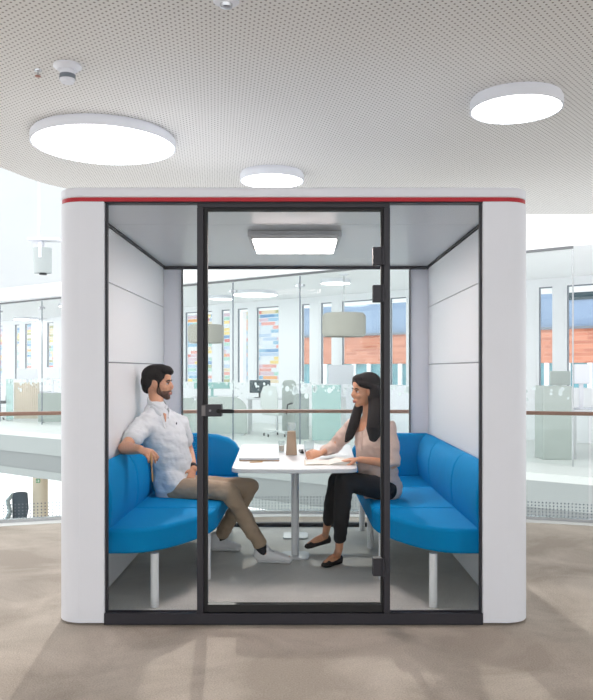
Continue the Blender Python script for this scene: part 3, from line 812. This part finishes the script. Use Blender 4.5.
# smoke detector and sprinklers
t = thing('smoke_detector', 'white round smoke detector on the dotted ceiling near the large lamp', 'smoke detector', P(71, 62, 4.2)); t.location = (-1.30, 4.25, CH)
c = (-1.30, 4.25, CH)
MB().lathe(c, [(0, 0), (.075, 0), (.078, -.012), (.055, -.03), (0, -.03)], 40).build('base', WHITE_PAINT, t, smooth='auto')
MB().lathe(c, [(0, -.03), (.042, -.03), (.042, -.085), (.034, -.1), (0, -.102)], 32).build('sensor_head', WHITE_PAINT, t, smooth='auto')
MB().lathe(c, [(.043, -.055), (.044, -.055), (.044, -.08), (.043, -.08)], 32).build('sensor_slot', FRAME_DARK, t)
def sprinkler(x, y, label):
    t = thing('sprinkler', label, 'sprinkler', (x, y, CH))
    MB().lathe((x, y, CH), [(0, 0), (.022, 0), (.02, -.008), (.006, -.01), (.006, -.03), (0, -.032)], 20).build('stem', CHROME, t, smooth='auto')
    MB().lathe((x, y, CH), [(0, -.034), (.016, -.034), (.016, -.038), (0, -.038)], 20).build('deflector', mat('copper', (150, 96, 80), .4, metal=.6), t)
sprinkler(-1.49, 4.32, 'small sprinkler head on the ceiling beside the smoke detector')
t = thing('alarm_sounder', 'small white dome at the top edge of the picture on the dotted ceiling', 'detector', (-.34, 3.50, CH))
MB().lathe((-.34, 3.50, CH), [(0, 0), (.06, 0), (.06, -.01), (.045, -.02), (0, -.022)], 32).build('base', WHITE_PAINT, t, smooth='auto')
MB().lathe((-.34, 3.50, CH), [(0, -.02), (.03, -.02), (.026, -.035), (0, -.045)], 32).build('dome', CHROME, t, smooth='auto')
# speaker hanging under the upper parapet edge
sz = 9.5; sp = P(43, 246, sz)
t = thing('wall_speaker', 'grey speaker cylinder hanging from a white bracket in the void beside the booth', 'speaker', sp)
MB().box(sp.x - .17, sp.x + .22, sz - .1, sz + .1, sp.z + .06, sp.z + .09).build('mounting_plate', WHITE_PAINT, t, bevel=.008)
MB().cyl((sp.x - .05, sz, sp.z + .07), (sp.x - .05, sz, CH + 1.2), .012).build('drop_rod', WHITE_PAINT, t, smooth='auto')
MB().cyl((sp.x - .05, sz - .03, sp.z + .02), (sp.x - .05, sz + .03, sp.z + .02), .06).build('pivot', WHITE_PAINT, t, smooth='auto')
MB().box(sp.x - .02, sp.x + .02, sz - .12, sz - .09, sp.z - .16, sp.z + .03).build('bracket_arm', WHITE_PAINT, t, bevel=.008)
MB().cyl((sp.x, sz, sp.z - .34), (sp.x - .01, sz, sp.z - .03), .105, .115).build('speaker_body', mat('speaker grey', (176, 184, 184), .5), t, smooth='auto')
MB().cyl((sp.x, sz, sp.z - .36), (sp.x, sz, sp.z - .34), .045).build('driver', BLACKP, t, smooth='auto')

# ------------------------------------------------------------------ the meeting booth
Y0, Y1 = 4.0, 6.56
HO, HI, HP = 1.258, 1.142, .997
booth = thing('meeting_booth', 'free standing white office booth with glass front, red roof line and dark frames', 'office booth', (XC, 5.25, 0))
for s in (-1, 1):
    r = .13
    a = [(HP, Y0), (HO - r, Y0)] + arc(HO - r, Y0 + r, r, -90, 0) + arc(HO - r, Y1 - r, r, 0, 90) + [(.975, Y1), (.975, Y1 - .06), (HI, Y1 - .06), (HI, Y0 + .06), (HP, Y0 + .06)]
    pts = [(XC + s * x, y) for x, y in a]
    w = MB().prism(pts, .012, 2.232).build('side_wall', WHITE_PAINT, booth, bevel=.004, seg=2)
    for z0, z1 in ((.02, .50), (.506, 1.386), (1.394, 1.874), (1.880, 2.21)):
        x0, x1 = sorted((XC + s * 1.128, XC + s * (HI - .001)))
        MB().box(x0, x1, Y0 + .065, Y1 - .065, z0, z1).build('wall_panel', WHITE_PANEL, w, bevel=.002, seg=1)
    x0, x1 = sorted((XC + s * 1.136, XC + s * (HI - .0005)))
    MB().box(x0, x1, Y0 + .062, Y1 - .062, .02, 2.21).build('panel_joint', PANEL_GAP, w)
    x0, x1 = sorted((XC + s * 1.112, XC + s * 1.13))
    MB().box(x0, x1, Y0 + .065, Y1 - .065, 2.21, 2.225).build('shadow_gap', BLACKG, w)
rf = MB().prism(rrect(XC - HO, XC + HO, Y0, Y1, .13), 2.254, 2.308).build('roof', WHITE_PAINT, booth, bevel=.012, seg=4)
MB().prism(rrect(XC - HO + .004, XC + HO - .004, Y0 + .004, Y1 - .004, .126), 2.233, 2.254).build('red_stripe', RED, booth)
for y0, y1 in ((Y0 + .065, 4.598), (4.602, Y1 - .065)):
    MB().box(XC - HI, XC + HI, y0, y1, 2.225, 2.232).build('ceiling_panel', CEIL_METAL, booth, bevel=.002, seg=1)
MB().box(XC - HI, XC + HI, Y0 + .07, Y1 - .07, 0.001, .008).build('floor_mat', CARPET_IN, booth)
# front frame
ff = MB()
ff.box(XC - HP, XC + HP, Y0 + .004, Y0 + .06, 2.224, 2.232).box(XC - .508, XC + .508, Y0 + .004, Y0 + .06, 2.2, 2.224)
ff.box(XC - HP, XC + HP, Y0 - .004, Y0 + .06, .004, .064)
for s in (-1, 1):
    x0, x1 = sorted((XC + s * HP, XC + s * (HP - .012))); ff.box(x0, x1, Y0 + .02, Y0 + .05, .064, 2.224)
    x0, x1 = sorted((XC + s * .508, XC + s * .474)); ff.box(x0, x1, Y0 - .004, Y0 + .06, .064, 2.2)
ff.build('front_frame', DARK, booth, bevel=.003, seg=2)
for s in (-1, 1):
    x0, x1 = sorted((XC + s * (HP - .012), XC + s * .508))
    MB().box(x0, x1, Y0 + .028, Y0 + .038, .064, 2.224).build('side_pane', G_BOOTH, booth)
# door
dr = MB().box(XC - .474, XC - .455, Y0 + .012, Y0 + .05, .068, 2.2).box(XC + .462, XC + .474, Y0 + .012, Y0 + .05, .068, 2.2)
dr.box(XC - .455, XC + .462, Y0 + .012, Y0 + .05, 2.186, 2.2).box(XC - .455, XC + .462, Y0 + .004, Y0 + .05, .068, .108)
door = dr.build('door', BLACKG, booth, bevel=.002, seg=2)
MB().box(XC - .455, XC + .462, Y0 + .026, Y0 + .036, .108, 2.186).build('door_glass', G_BOOTH, door)
for y0, y1 in ((247, 265), (285, 302), (558, 576)):
    z1, z0 = [EYE - (y - CY) * 4 / F for y in (y0, y1)]
    h = MB().box(XC + .418, XC + .468, Y0 - .008, Y0 + .045, z0, z1).build('hinge', DARK, door, bevel=.003, seg=2)
    MB().cyl((XC + .472, Y0 - .012, z0), (XC + .472, Y0 - .012, z1), .009, n=16).build('hinge_pin', DARK, h, smooth='auto')
z1, z0 = [EYE - (y - CY) * 4 / F for y in (404.5, 416.5)]
lk = MB().box(XC - .482, XC - .378, Y0 - .014, Y0 + .055, z0, z1).build('lock_case', DARK, door, bevel=.003, seg=2)
MB().box(XC - .482, XC - .462, Y0 - .017, Y0 - .012, z0 + .004, z1 - .004).build('keeper', mat('grey steel', (108, 104, 104), .4, metal=.5), door)
MB().cyl((XC - .438, Y0 - .018, (z0 + z1) / 2), (XC - .438, Y0 - .012, (z0 + z1) / 2), .006, n=20).build('cylinder', mat('dull steel', (120, 120, 126), .5, metal=.5), door, smooth='auto')
MB().tube([(XC - .392, Y0 - .03, (z0 + z1) / 2 - .002), (XC - .318, Y0 - .045, (z0 + z1) / 2 - .002)], [.011, .0105], n=16).build('lever_handle', BLACKG, door, smooth=True)
# back frame and glass
bf = MB().box(XC - .975, XC + .975, Y1 - .1, Y1 - .04, .003, .04).box(XC - HI, XC + HI, Y1 - .1, Y1 - .06, 2.2, 2.225)
for s in (-1, 1):
    x0, x1 = sorted((XC + s * .975, XC + s * .967)); bf.box(x0, x1, Y1 - .09, Y1 - .04, .04, 2.225)
bf.build('rear_frame', DARK, booth, bevel=.002, seg=2)
MB().box(XC - .967, XC + .967, Y1 - .072, Y1 - .062, .04, 2.226).build('rear_pane', G_BOOTH, booth)
# ceiling light in the booth
cl = MB().box(XC - .297, XC + .297, 4.8, 5.34, 2.19, 2.226).box(XC - .272, XC + .272, 4.74, 5.30, 2.162, 2.19).build('ceiling_light', mat('lamp housing grey', (178, 178, 180), .4, metal=.4), booth, bevel=.003, seg=2)
MB().box(XC - .262, XC + .262, 4.76, 5.28, 2.152, 2.162).build('diffuser', BLAMP, cl)

# ------------------------------------------------------------------ sofas
def sofa(s, label):
    X = lambda b: XC + s * b
    t = thing('corner_sofa', label, 'sofa', (XC + s * .8, 5.3, .008), 'blue upholstered booth sofas')
    outer = [(1.02, 4.20), (.93, 4.20), (.86, 4.215), (.80, 4.245), (.72, 4.32), (.65, 4.42), (.59, 4.53), (.54, 4.65), (.51, 4.76), (.495, 4.86)]
    p1 = [(1.125, 4.20)] + outer + [(1.125, 4.86)]
    MB().prism([(X(a), b) for a, b in p1], .325, .465).build('seat_cushion', BLUE, t, bevel=.022, seg=4)
    MB().prism([(X(a), b) for a, b in [(1.125, 4.863), (.495, 4.863), (.487, 5.72), (1.125, 5.72)]], .325, .465).build('seat_cushion', BLUE, t, bevel=.022, seg=4)
    MB().prism([(X(a), b) for a, b in [(1.125, 5.723), (.487, 5.723), (.485, 6.44), (1.125, 6.44)]], .325, .465).build('seat_cushion', BLUE, t, bevel=.022, seg=4)
    prof = [(1.122, .44), (1.03, .44), (1.01, .5), (1.0, .58), (1.002, .66), (1.02, .74), (1.05, .79), (1.085, .812), (1.122, .812)]
    for y0, y1 in ((4.17, 4.86), (4.863, 5.72), (5.723, 6.30)):
        MB().prism([(X(a), b) for a, b in prof], y0, y1, 'Y').build('back_cushion', BLUE, t, bevel=.022, seg=4)
    e = [(1.12, .45), (.49, .45), (.468, .52), (.462, .6), (.475, .68), (.51, .735), (.57, .775), (.66, .80), (.8, .812), (1.12, .812)]
    MB().prism([(X(a), b) for a, b in e], 6.30, 6.43, 'Y').build('end_cushion', BLUE, t, bevel=.03, seg=5)
    MB().prism([(X(a), b) for a, b in [(1.1, 4.3), (.85, 4.3), (.62, 4.62), (.56, 4.9), (.55, 6.38), (1.1, 6.38)]], .31, .327).build('base_board', BLACKG, t)
    for lx, ly in ((.786, 4.29), (.56, 4.86), (.56, 5.7), (.55, 6.32), ):
        MB().cyl((X(lx), ly, .008), (X(lx), ly, .312), .0235, n=24).build('leg', LEGW, t, smooth='auto')
    return t
sofa(-1, 'bright blue upholstered booth sofa the man in the polo shirt sits on')
sofa(1, 'bright blue upholstered booth sofa the dark haired woman sits on')

# ------------------------------------------------------------------ table and what lies on it
TC = -.035; TZ = .72
tb = thing('meeting_table', 'white laminate table with two round columns between the blue sofas', 'table', (TC, 5.5, .008))
def quad_round(pts, r, n=8):
    out = []
    N = len(pts)
    for i in range(N):
        p = Vector(pts[i]); a = (Vector(pts[i - 1]) - p).normalized(); b = (Vector(pts[(i + 1) % N]) - p).normalized()
        for k in range(n + 1):
            t = k / n; q0 = p + a * r; q1 = p + b * r
            out.append(tuple((1 - t) ** 2 * q0 + 2 * t * (1 - t) * p + t * t * q1))
    return out
tp = quad_round([(TC - .40, 4.80), (TC, 4.775), (TC + .40, 4.80), (TC + .455, 6.36), (TC - .455, 6.36)], .085)
MB().prism(tp, TZ - .028, TZ).build('tabletop', TABLEW, tb, bevel=.006, seg=3)
for y in (5.43, 6.08):
    MB().cyl((TC, y, .02), (TC, y, TZ - .028), .027, n=32).build('column', LEGG, tb, smooth='auto')
    MB().prism(rrect(TC - .1, TC + .1, y - .1, y + .12, .04), .009, .021).build('base_plate', TABLEW, tb, bevel=.004, seg=2)
# closed white laptop / book
o = thing('laptop', 'closed white laptop lying on the table in front of the man', 'laptop', (-.28, 5.38, TZ))
q = quad_round([(-.418, 5.19), (-.14, 5.19), (-.165, 5.60), (-.405, 5.60)], .02)
MB().prism(q, TZ + .001, TZ + .007).build('base', TANEDGE, o, bevel=.001, seg=1)
MB().prism(q, TZ + .008, TZ + .024).build('lid', TABLEW, o, bevel=.003, seg=2)
pc = MB().tube([(-.335, 5.10, TZ + .005), (-.255, 5.12, TZ + .005)], [.0035, .0035], n=8).build('pencil', TAN, None, loc=(-.29, 5.11, TZ + .001))
tag(pc, 'short tan pencil lying on the white table before the laptop', 'pencil')
# carafe
c = P(291.5, 454.6, 5.58); cz = TZ
o = thing('water_carafe', 'carafe in a tapered taupe wood sleeve standing on the table', 'carafe', (c.x, c.y, TZ))
def tap(r0, r1, z0, z1, n=4):
    m = MB(); a = [m.bm.verts.new((c.x + sx * r0, c.y + sy * r0, TZ + z0)) for sx, sy in ((-1, -1), (1, -1), (1, 1), (-1, 1))]
    b = [m.bm.verts.new((c.x + sx * r1, c.y + sy * r1, TZ + z1)) for sx, sy in ((-1, -1), (1, -1), (1, 1), (-1, 1))]
    m.bm.faces.new(a[::-1]); m.bm.faces.new(b)
    for i in range(4): m.bm.faces.new((a[i], a[(i + 1) % 4], b[(i + 1) % 4], b[i]))
    return m
tap(.041, .030, .001, .175).build('sleeve', WOODT, o, bevel=.004, seg=2)
MB().lathe((c.x, c.y, TZ), [(.026, .176), (.028, .19), (.036, .235), (.034, .235), (.026, .192), (.022, .178)], 28).build('glass_neck', G_CUP, o, smooth='auto')
def tumbler(px, py, z, r, h, label, inner=None):
    c = P(px, py, z)
    o = thing('drinking_glass', label, 'glass', (c.x, c.y, TZ), 'drinking glasses on the table')
    MB().lathe((c.x, c.y, TZ), [(0, .001), (r * .85, .001), (r, h), (r - .003, h), (r * .82, .008), (0, .008)], 28).build('glass_wall', G_CUP, o, smooth='auto')
    if inner: MB().lathe((c.x, c.y, TZ), [(0, .01), (r * .80, .01), (r * .86, h * .6), (0, h * .6)], 24).build('drink', inner, o, smooth='auto')
tumbler(281.5, 452, 5.75, .024, .085, 'narrow glass standing beside the carafe on the laptop side', mat('tan drink', (170, 146, 120), .3))
tumbler(309, 449, 5.95, .042, .07, 'wide low glass behind the woman\'s writing hand')
g = P(302.5, 453, 5.66)
o = thing('key_fob', 'small black and silver item lying beside the carafe', 'small gadget', (g.x, g.y, TZ))
MB().ell((g.x, g.y, TZ + .018), (.026, 0, 0), (0, .03, 0), (0, 0, .017)).build('body', BLACKP, o, smooth=True)
MB().ell((g.x - .018, g.y - .02, TZ + .026), (.012, 0, 0), (0, .012, 0), (0, 0, .012)).build('metal_ring', CHROME, o, smooth=True)
# open notebook
nb = thing('open_notebook', 'open notebook with curling cream pages under the woman\'s hands', 'notebook', (.19, 5.1, TZ))
def page(x0, x1, y0, y1, curl, name, m_, z0=0):
    mb = MB(); n = 14; top = []; 
    for i in range(n + 1):
        t = i / n; x = x0 + (x1 - x0) * t; z = TZ + .003 + z0 + curl * math.sin(math.pi * min(1, t * 1.0)) * (1 - .3 * t)
        top.append((x, z))
    pts = top + [(x1, TZ + .002), (x0, TZ + .002)]
    mb.prism(pts, y0, y1, 'Y').build(name, m_, nb, smooth='auto')
MB().box(.03, .375, 4.97, 5.25, TZ + .0005, TZ + .003).build('cover', TANEDGE, nb)
page(.035, .19, 4.975, 5.245, .008, 'page_block', PAPER)
page(.19, .37, 4.975, 5.245, .022, 'page_block', PAPER)

# ------------------------------------------------------------------ the office across the void
def screen_wall(pxa, pxb, ytop, z, label, m=GREYP, h=None, th=.05, r=.08, name='divider_screen', y=None, cat='divider', feet=True, skew=0.0, z0=.03):
    xa, xb = (pxa - CX) * z / F, (pxb - CX) * z / F
    H = EYE - (ytop - CY) * z / F if h is None else h
    t = thing(name, label, cat, ((xa + xb) / 2, z, 0))
    pts = [(xa, z0), (xb, z0)] + [(xb - r + r * math.cos(a), H - r + r * math.sin(a)) for a in [i * math.pi / 12 for i in range(7)]] + [(xa + r - r * math.sin(a), H - r + r * math.cos(a)) for a in [i * math.pi / 12 for i in range(7)]]
    mb = MB(); mb.prism(pts, z, z + th, 'Y')
    o = mb.build('panel', m, t, bevel=.008, seg=2)
    if feet:
        for x in (xa + .08, xb - .08): MB().box(x - .03, x + .03, z - .12, z + .12 + th, 0, z0 + .002).build('foot', LEGG, t, bevel=.004, seg=1)
    return t
screen_wall(190, 247, 397, 15.5, 'low grey curved screen behind the sofa corner, next to the black monitor', r=.3)
screen_wall(170, 196, 398, 16.0, 'grey screen beyond the rear pane by the man\'s shoulder', r=.15)
screen_wall(38, 66, 393, 19.0, 'dull green grey screen beside the booth wall', m=mat('green grey screen', (150, 160, 154), .6), r=.05)
screen_wall(543, 572, 386, 11.3, 'tall pale grey cabinet screen beside the lit white desk', r=.02, feet=False, z0=0, th=.4)
screen_wall(294, 309, 394, 14.6, 'narrow grey screen between the carafe and the teal glass', r=.02, m=mat('cool grey', (158, 166, 164), .6), feet=False, z0=0, th=.3)
screen_wall(312, 341, 385, 14.0, 'teal glass screen behind the woman\'s face', m=G_TEAL, r=.01, th=.02)
screen_wall(346, 382, 388, 15.5, 'white screen right behind the woman\'s head', m=WHITE_PAINT, r=.02)
screen_wall(392, 412, 386, 13.6, 'white low cabinet beside the rear booth corner', m=WHITE_PAINT, r=.01, th=.4, name='low_cabinet', cat='cabinet', feet=False, z0=0)
screen_wall(282, 296, 380, 15.6, 'upright grey panel behind the carafe', r=.1)

def desk(pxa, pxb, z, label, h=.74, dep=.8, end=False):
    xa, xb = (pxa - CX) * z / F, (pxb - CX) * z / F
    t = thing('desk', label, 'desk', ((xa + xb) / 2, z, 0), 'white office desks')
    MB().box(xa, xb, z, z + dep, h - .03, h).build('desktop', TABLEW, t, bevel=.004, seg=1)
    for x in (xa + .06, xb - .06):
        for y in (z + .06, z + dep - .06): MB().box(x - .022, x + .022, y - .022, y + .022, 0, h - .03).build('leg', LEGG, t)
    return t
desk(246, 288, 15.8, 'white desk carrying the black monitor')
desk(190, 236, 16.6, 'white desk behind the low curved grey screen')
desk(572, 640, 11.4, 'sunlit white desk by the orange brick view')
desk(12, 44, 20.4, 'white desk by the curtain at the far edge of the picture')
desk(322, 352, 16.4, 'white desk behind the teal glass screen')
def monitor(px, py, w, h, z, label, m=BLACKP, back=False, base=.74):
    c = P(px, py, z)
    t = thing('monitor', label, 'monitor', (c.x, z, base), 'office monitors')
    MB().box(c.x - w / 2, c.x + w / 2, z - .02, z + .02, c.z - h / 2, c.z + h / 2).build('display', m, t, bevel=.01, seg=2)
    MB().box(c.x - .03, c.x + .03, z + .02, z + .05, base + .01, c.z).build('stand', m if back else BLACKP, t)
    MB().box(c.x - .12, c.x + .12, z - .06, z + .1, base, base + .012).build('foot', m if back else BLACKP, t, bevel=.003, seg=1)
monitor(260, 386.5, .44, .27, 16.1, 'black monitor on the desk across the void', SCREEN)
monitor(341, 374.5, .56, .42, 16.7, 'white back of a large monitor behind the woman', WHITE_PAINT, True)
monitor(582, 374, .24, .3, 11.6, 'white monitor back on the sunlit desk', WHITE_PAINT, True)
monitor(560, 378, .32, .22, 11.9, 'pale grey monitor back above the cabinet screen', GREYP, True, base=.99)
monitor(27, 374, .56, .3, 20.7, 'wide white monitor back near the curtain', WHITE_PAINT, True)
monitor(52, 373, .42, .3, 19.6, 'white monitor back above the dull green screen', WHITE_PAINT, True)
monitor(212, 385.5, .8, .14, 16.9, 'long dark monitor strip behind the curved grey screen', TEALG, True)

def office_chair(px, z, label, m, floor_z=0.0, h=1.0, yaw=0.0, group='office chairs'):
    x = (px - CX) * z / F
    t = thing('office_chair', label, 'chair', (x, z, floor_z), group)
    rz = Matrix.Rotation(yaw, 3, 'Z'); T = lambda a, b, c: V((x, z, floor_z)) + rz @ V((a, b, c))
    for k in range(5):
        a = k * 2 * math.pi / 5 + .3; e = T(.28 * math.cos(a), .28 * math.sin(a), .07)
        lg = MB().tube([T(0, 0, .1), e], [.022, .014], n=10).build('leg', LEGW, t, smooth=True)
        MB().cyl(e + V((-.015, 0, -.042)), e + V((.015, 0, -.042)), .028, n=14).build('castor', BLACKP, lg, smooth='auto')
    MB().cyl(T(0, 0, .08), T(0, 0, .42), .025, n=16).build('gas_lift', CHROME, t, smooth='auto')
    MB().obox(T(0, 0, .46), rz @ V((.23, 0, 0)), rz @ V((0, .22, 0)), (0, 0, .035)).build('seat', m, t, bevel=.03, seg=3)
    MB().tube([T(0, .22, .5), T(0, .25, .62), T(0, .26, h * .85), T(0, .24, h)], [(.18, .025), (.22, .03), (.22, .03), (.16, .02)], side=rz @ V((1, 0, 0)), n=20).build('backrest', m, t, smooth=True)
    for s_ in (-1, 1): MB().tube([T(s_ * .24, 0, .45), T(s_ * .28, .02, .64), T(s_ * .27, -.14, .66)], [.013, .013, .018], n=10).build('armrest', BLACKP, t, smooth=True)
office_chair(277, 15.3, 'pale office chair pulled out in front of the monitor desk', mat('light grey fabric', (196, 202, 200), .8), yaw=math.pi * .8)
office_chair(0, 20.4, 'black office chair at the far edge of the picture beyond the handrail', BLACKP, yaw=2.6)
# curtain in the far office
cb = MB(); n = 60; xa, xb = (14 - CX) * 19.9 / F, (39 - CX) * 19.9 / F
f_ = [(xa + (xb - xa) * i / n, 19.9 + .03 * math.sin(i * 1.3)) for i in range(n + 1)]
cb.prism(f_ + [(a, b + .02) for a, b in f_[::-1]], .05, 1.0)
o = cb.build('roller_cabinet', mat('cream slatted front', (226, 216, 200), .6), None, loc=((xa + xb) / 2, 19.9, .05), smooth=True); tag(o, 'cream low ribbed cabinet front below the far white monitors', 'cabinet')
screen_wall(6, 13, 379, 19.8, 'narrow bluish glass screen beside the black office chair', m=G_TEAL, r=.01, th=.02)

def pendant(px, py, z, r, h, label):
    c = P(px, py, z)
    t = thing('drum_pendant', label, 'pendant lamp', (c.x, z, CH), 'drum pendants in the office')
    MB().lathe((c.x, z, c.z), [(r * .9, -h / 2), (r, -h / 2 + .05), (r, h / 2 - .05), (r * .9, h / 2), (0, h / 2), (0, h / 2 - .01), (r * .88, h / 2 - .012), (r - .012, h / 2 - .06), (r - .012, -h / 2 + .06), (r * .88, -h / 2)], 48).build('shade', SHADE, t, smooth='auto')
    MB().cyl((c.x, z, c.z + h / 2), (c.x, z, CH), .008, n=8).build('cable', CHROME, t)
    MB().lathe((c.x, z, CH), [(0, 0), (.08, 0), (.08, -.03), (0, -.03)], 24).build('canopy', WHITE_PAINT, t)
pendant(206, 334, 15.8, .37, .38, 'beige drum pendant hanging before the pastel building')
pendant(344, 325, 13.6, .39, .42, 'beige drum pendant hanging above the woman')

Z0_, Z1_ = on(-160, PA, PB_), on(165, PA, PB_)
pw = MB().prism([(Z0_.x - 1, Z0_.y), (Z1_.x, Z1_.y), (Z1_.x + .1, Z1_.y + .2), (Z0_.x - 1, Z0_.y + .2)], CH + .3, 6.6).build('wall_upper', mat('pale grey atrium plaster', (226, 229, 230), .8)); struct(pw)
# lower level
def lounge(px, z, label, mir=1):
    lx = (px - CX) * z / F; X = lambda v: lx + v * mir
    o = thing('lounge_chair', label, 'chair', (lx, z, -2.9))
    MB().tube([(X(.04), z + .2, -2.4), (X(.06), z + .26, -2.0), (X(.05), z + .24, -1.64)], [(.15, .05), (.19, .06), (.18, .045)], side=(1, .2 * mir, 0)).build('backrest', mat('slate fabric', (76, 90, 102), .8), o, smooth=True)
    MB().tube([(X(-.12), z + .22, -1.66), (X(-.2), z + .12, -1.8), (X(-.13), z + .1, -2.05), (X(-.2), z, -2.3), (X(-.1), z - .1, -2.42), (X(.2), z - .12, -2.44)], [(.03, .06), (.045, .1), (.04, .1), (.05, .12), (.06, .12), (.05, .12)], side=(1, 0, 0)).build('wing_shell', mat('pale blue fabric', (176, 196, 204), .8), o, smooth=True)
    MB().tube([(X(-.1), z, -2.36), (X(.18), z + .02, -2.36)], [(.2, .06), (.2, .06)], side=(0, 1, 0)).build('seat', MATS['slate fabric'], o, smooth=True)
    MB().cyl((lx, z + .1, -2.9), (lx, z + .1, -2.4), .03).cyl((lx, z + .1, -2.9), (lx, z + .1, -2.88), .2).build('pedestal', CHROME, o, smooth='auto')
lounge(14, 18, 'dark wing lounge chair with pale blue shell at the picture edge on the lower level')
x0 = (32 - CX) * 18.5 / F
o = MB().cyl((x0 + .17, 18.6, -2.9), (x0 + .17, 18.6, -1.0), .18).build('column', CREAM, None, loc=(x0 + .17, 18.6, -2.9), smooth='auto'); tag(o, 'round cream column on the lower level beside the green exit sign', 'column')
e = P(38, 480.5, 17.6)
o = thing('exit_sign', 'small green emergency exit sign under the slab edge', 'sign', (e.x, e.y, e.z))
MB().box(e.x - .04, e.x + .045, 17.58, 17.62, e.z - .05, e.z + .04).build('sign_panel', GREENS, o)
MB().box(e.x - .005, e.x + .005, 17.59, 17.61, e.z + .04, -1.0).build('hanger', CHROME, o)
MB().ell((e.x - .015, 17.576, e.z + .02), (.009, 0, 0), (0, .003, 0), (0, 0, .009), 10, 8).tube([(e.x - .012, 17.577, e.z + .01), (e.x - .015, 17.577, e.z - .01), (e.x - .03, 17.577, e.z - .035)], [.006, .006, .004], n=6).tube([(e.x - .014, 17.577, e.z - .01), (e.x + .006, 17.577, e.z - .035)], [.005, .004], n=6).box(e.x + .012, e.x + .036, 17.575, 17.58, e.z - .035, e.z + .025).build('running_figure', SIGNW, o)

# ------------------------------------------------------------------ light
w = bpy.data.worlds.new('world'); scene.world = w; w.use_nodes = True
bg = w.node_tree.nodes['Background']
bg.inputs['Color'].default_value = (.96, .98, 1.0, 1); bg.inputs['Strength'].default_value = 1.5
sun = bpy.data.lights.new('sun', 'SUN'); sun.energy = 0.95; sun.angle = math.radians(1.2); sun.color = (1.0, .96, .9)
so = bpy.data.objects.new('sun', sun); COL.objects.link(so)
d = Vector((-.10, 1, .58))         # towards the sun
so.rotation_euler = d.to_track_quat('Z', 'Y').to_euler()

# ------------------------------------------------------------------ camera
cd = bpy.data.cameras.new('camera'); co = bpy.data.objects.new('camera', cd); COL.objects.link(co)
co.location = (0, 0, EYE); co.rotation_euler = (math.radians(90), 0, 0)
cd.sensor_fit = 'HORIZONTAL'; cd.sensor_width = 36; cd.lens = F / 593 * 36
cd.shift_x = (296.5 - CX) / 593; cd.shift_y = (CY - 350) / 593
cd.clip_start = .05; cd.clip_end = 200
scene.camera = co
scene.view_settings.view_transform = 'Standard'; scene.view_settings.look = 'None'
scene.view_settings.gamma = 1; scene.view_settings.exposure = 0.5; scene.view_settings.use_curve_mapping = False
cy = scene.cycles
cy.transparent_max_bounces = 40; cy.max_bounces = 10; cy.use_denoising = True; cy.sample_clamp_indirect = 6
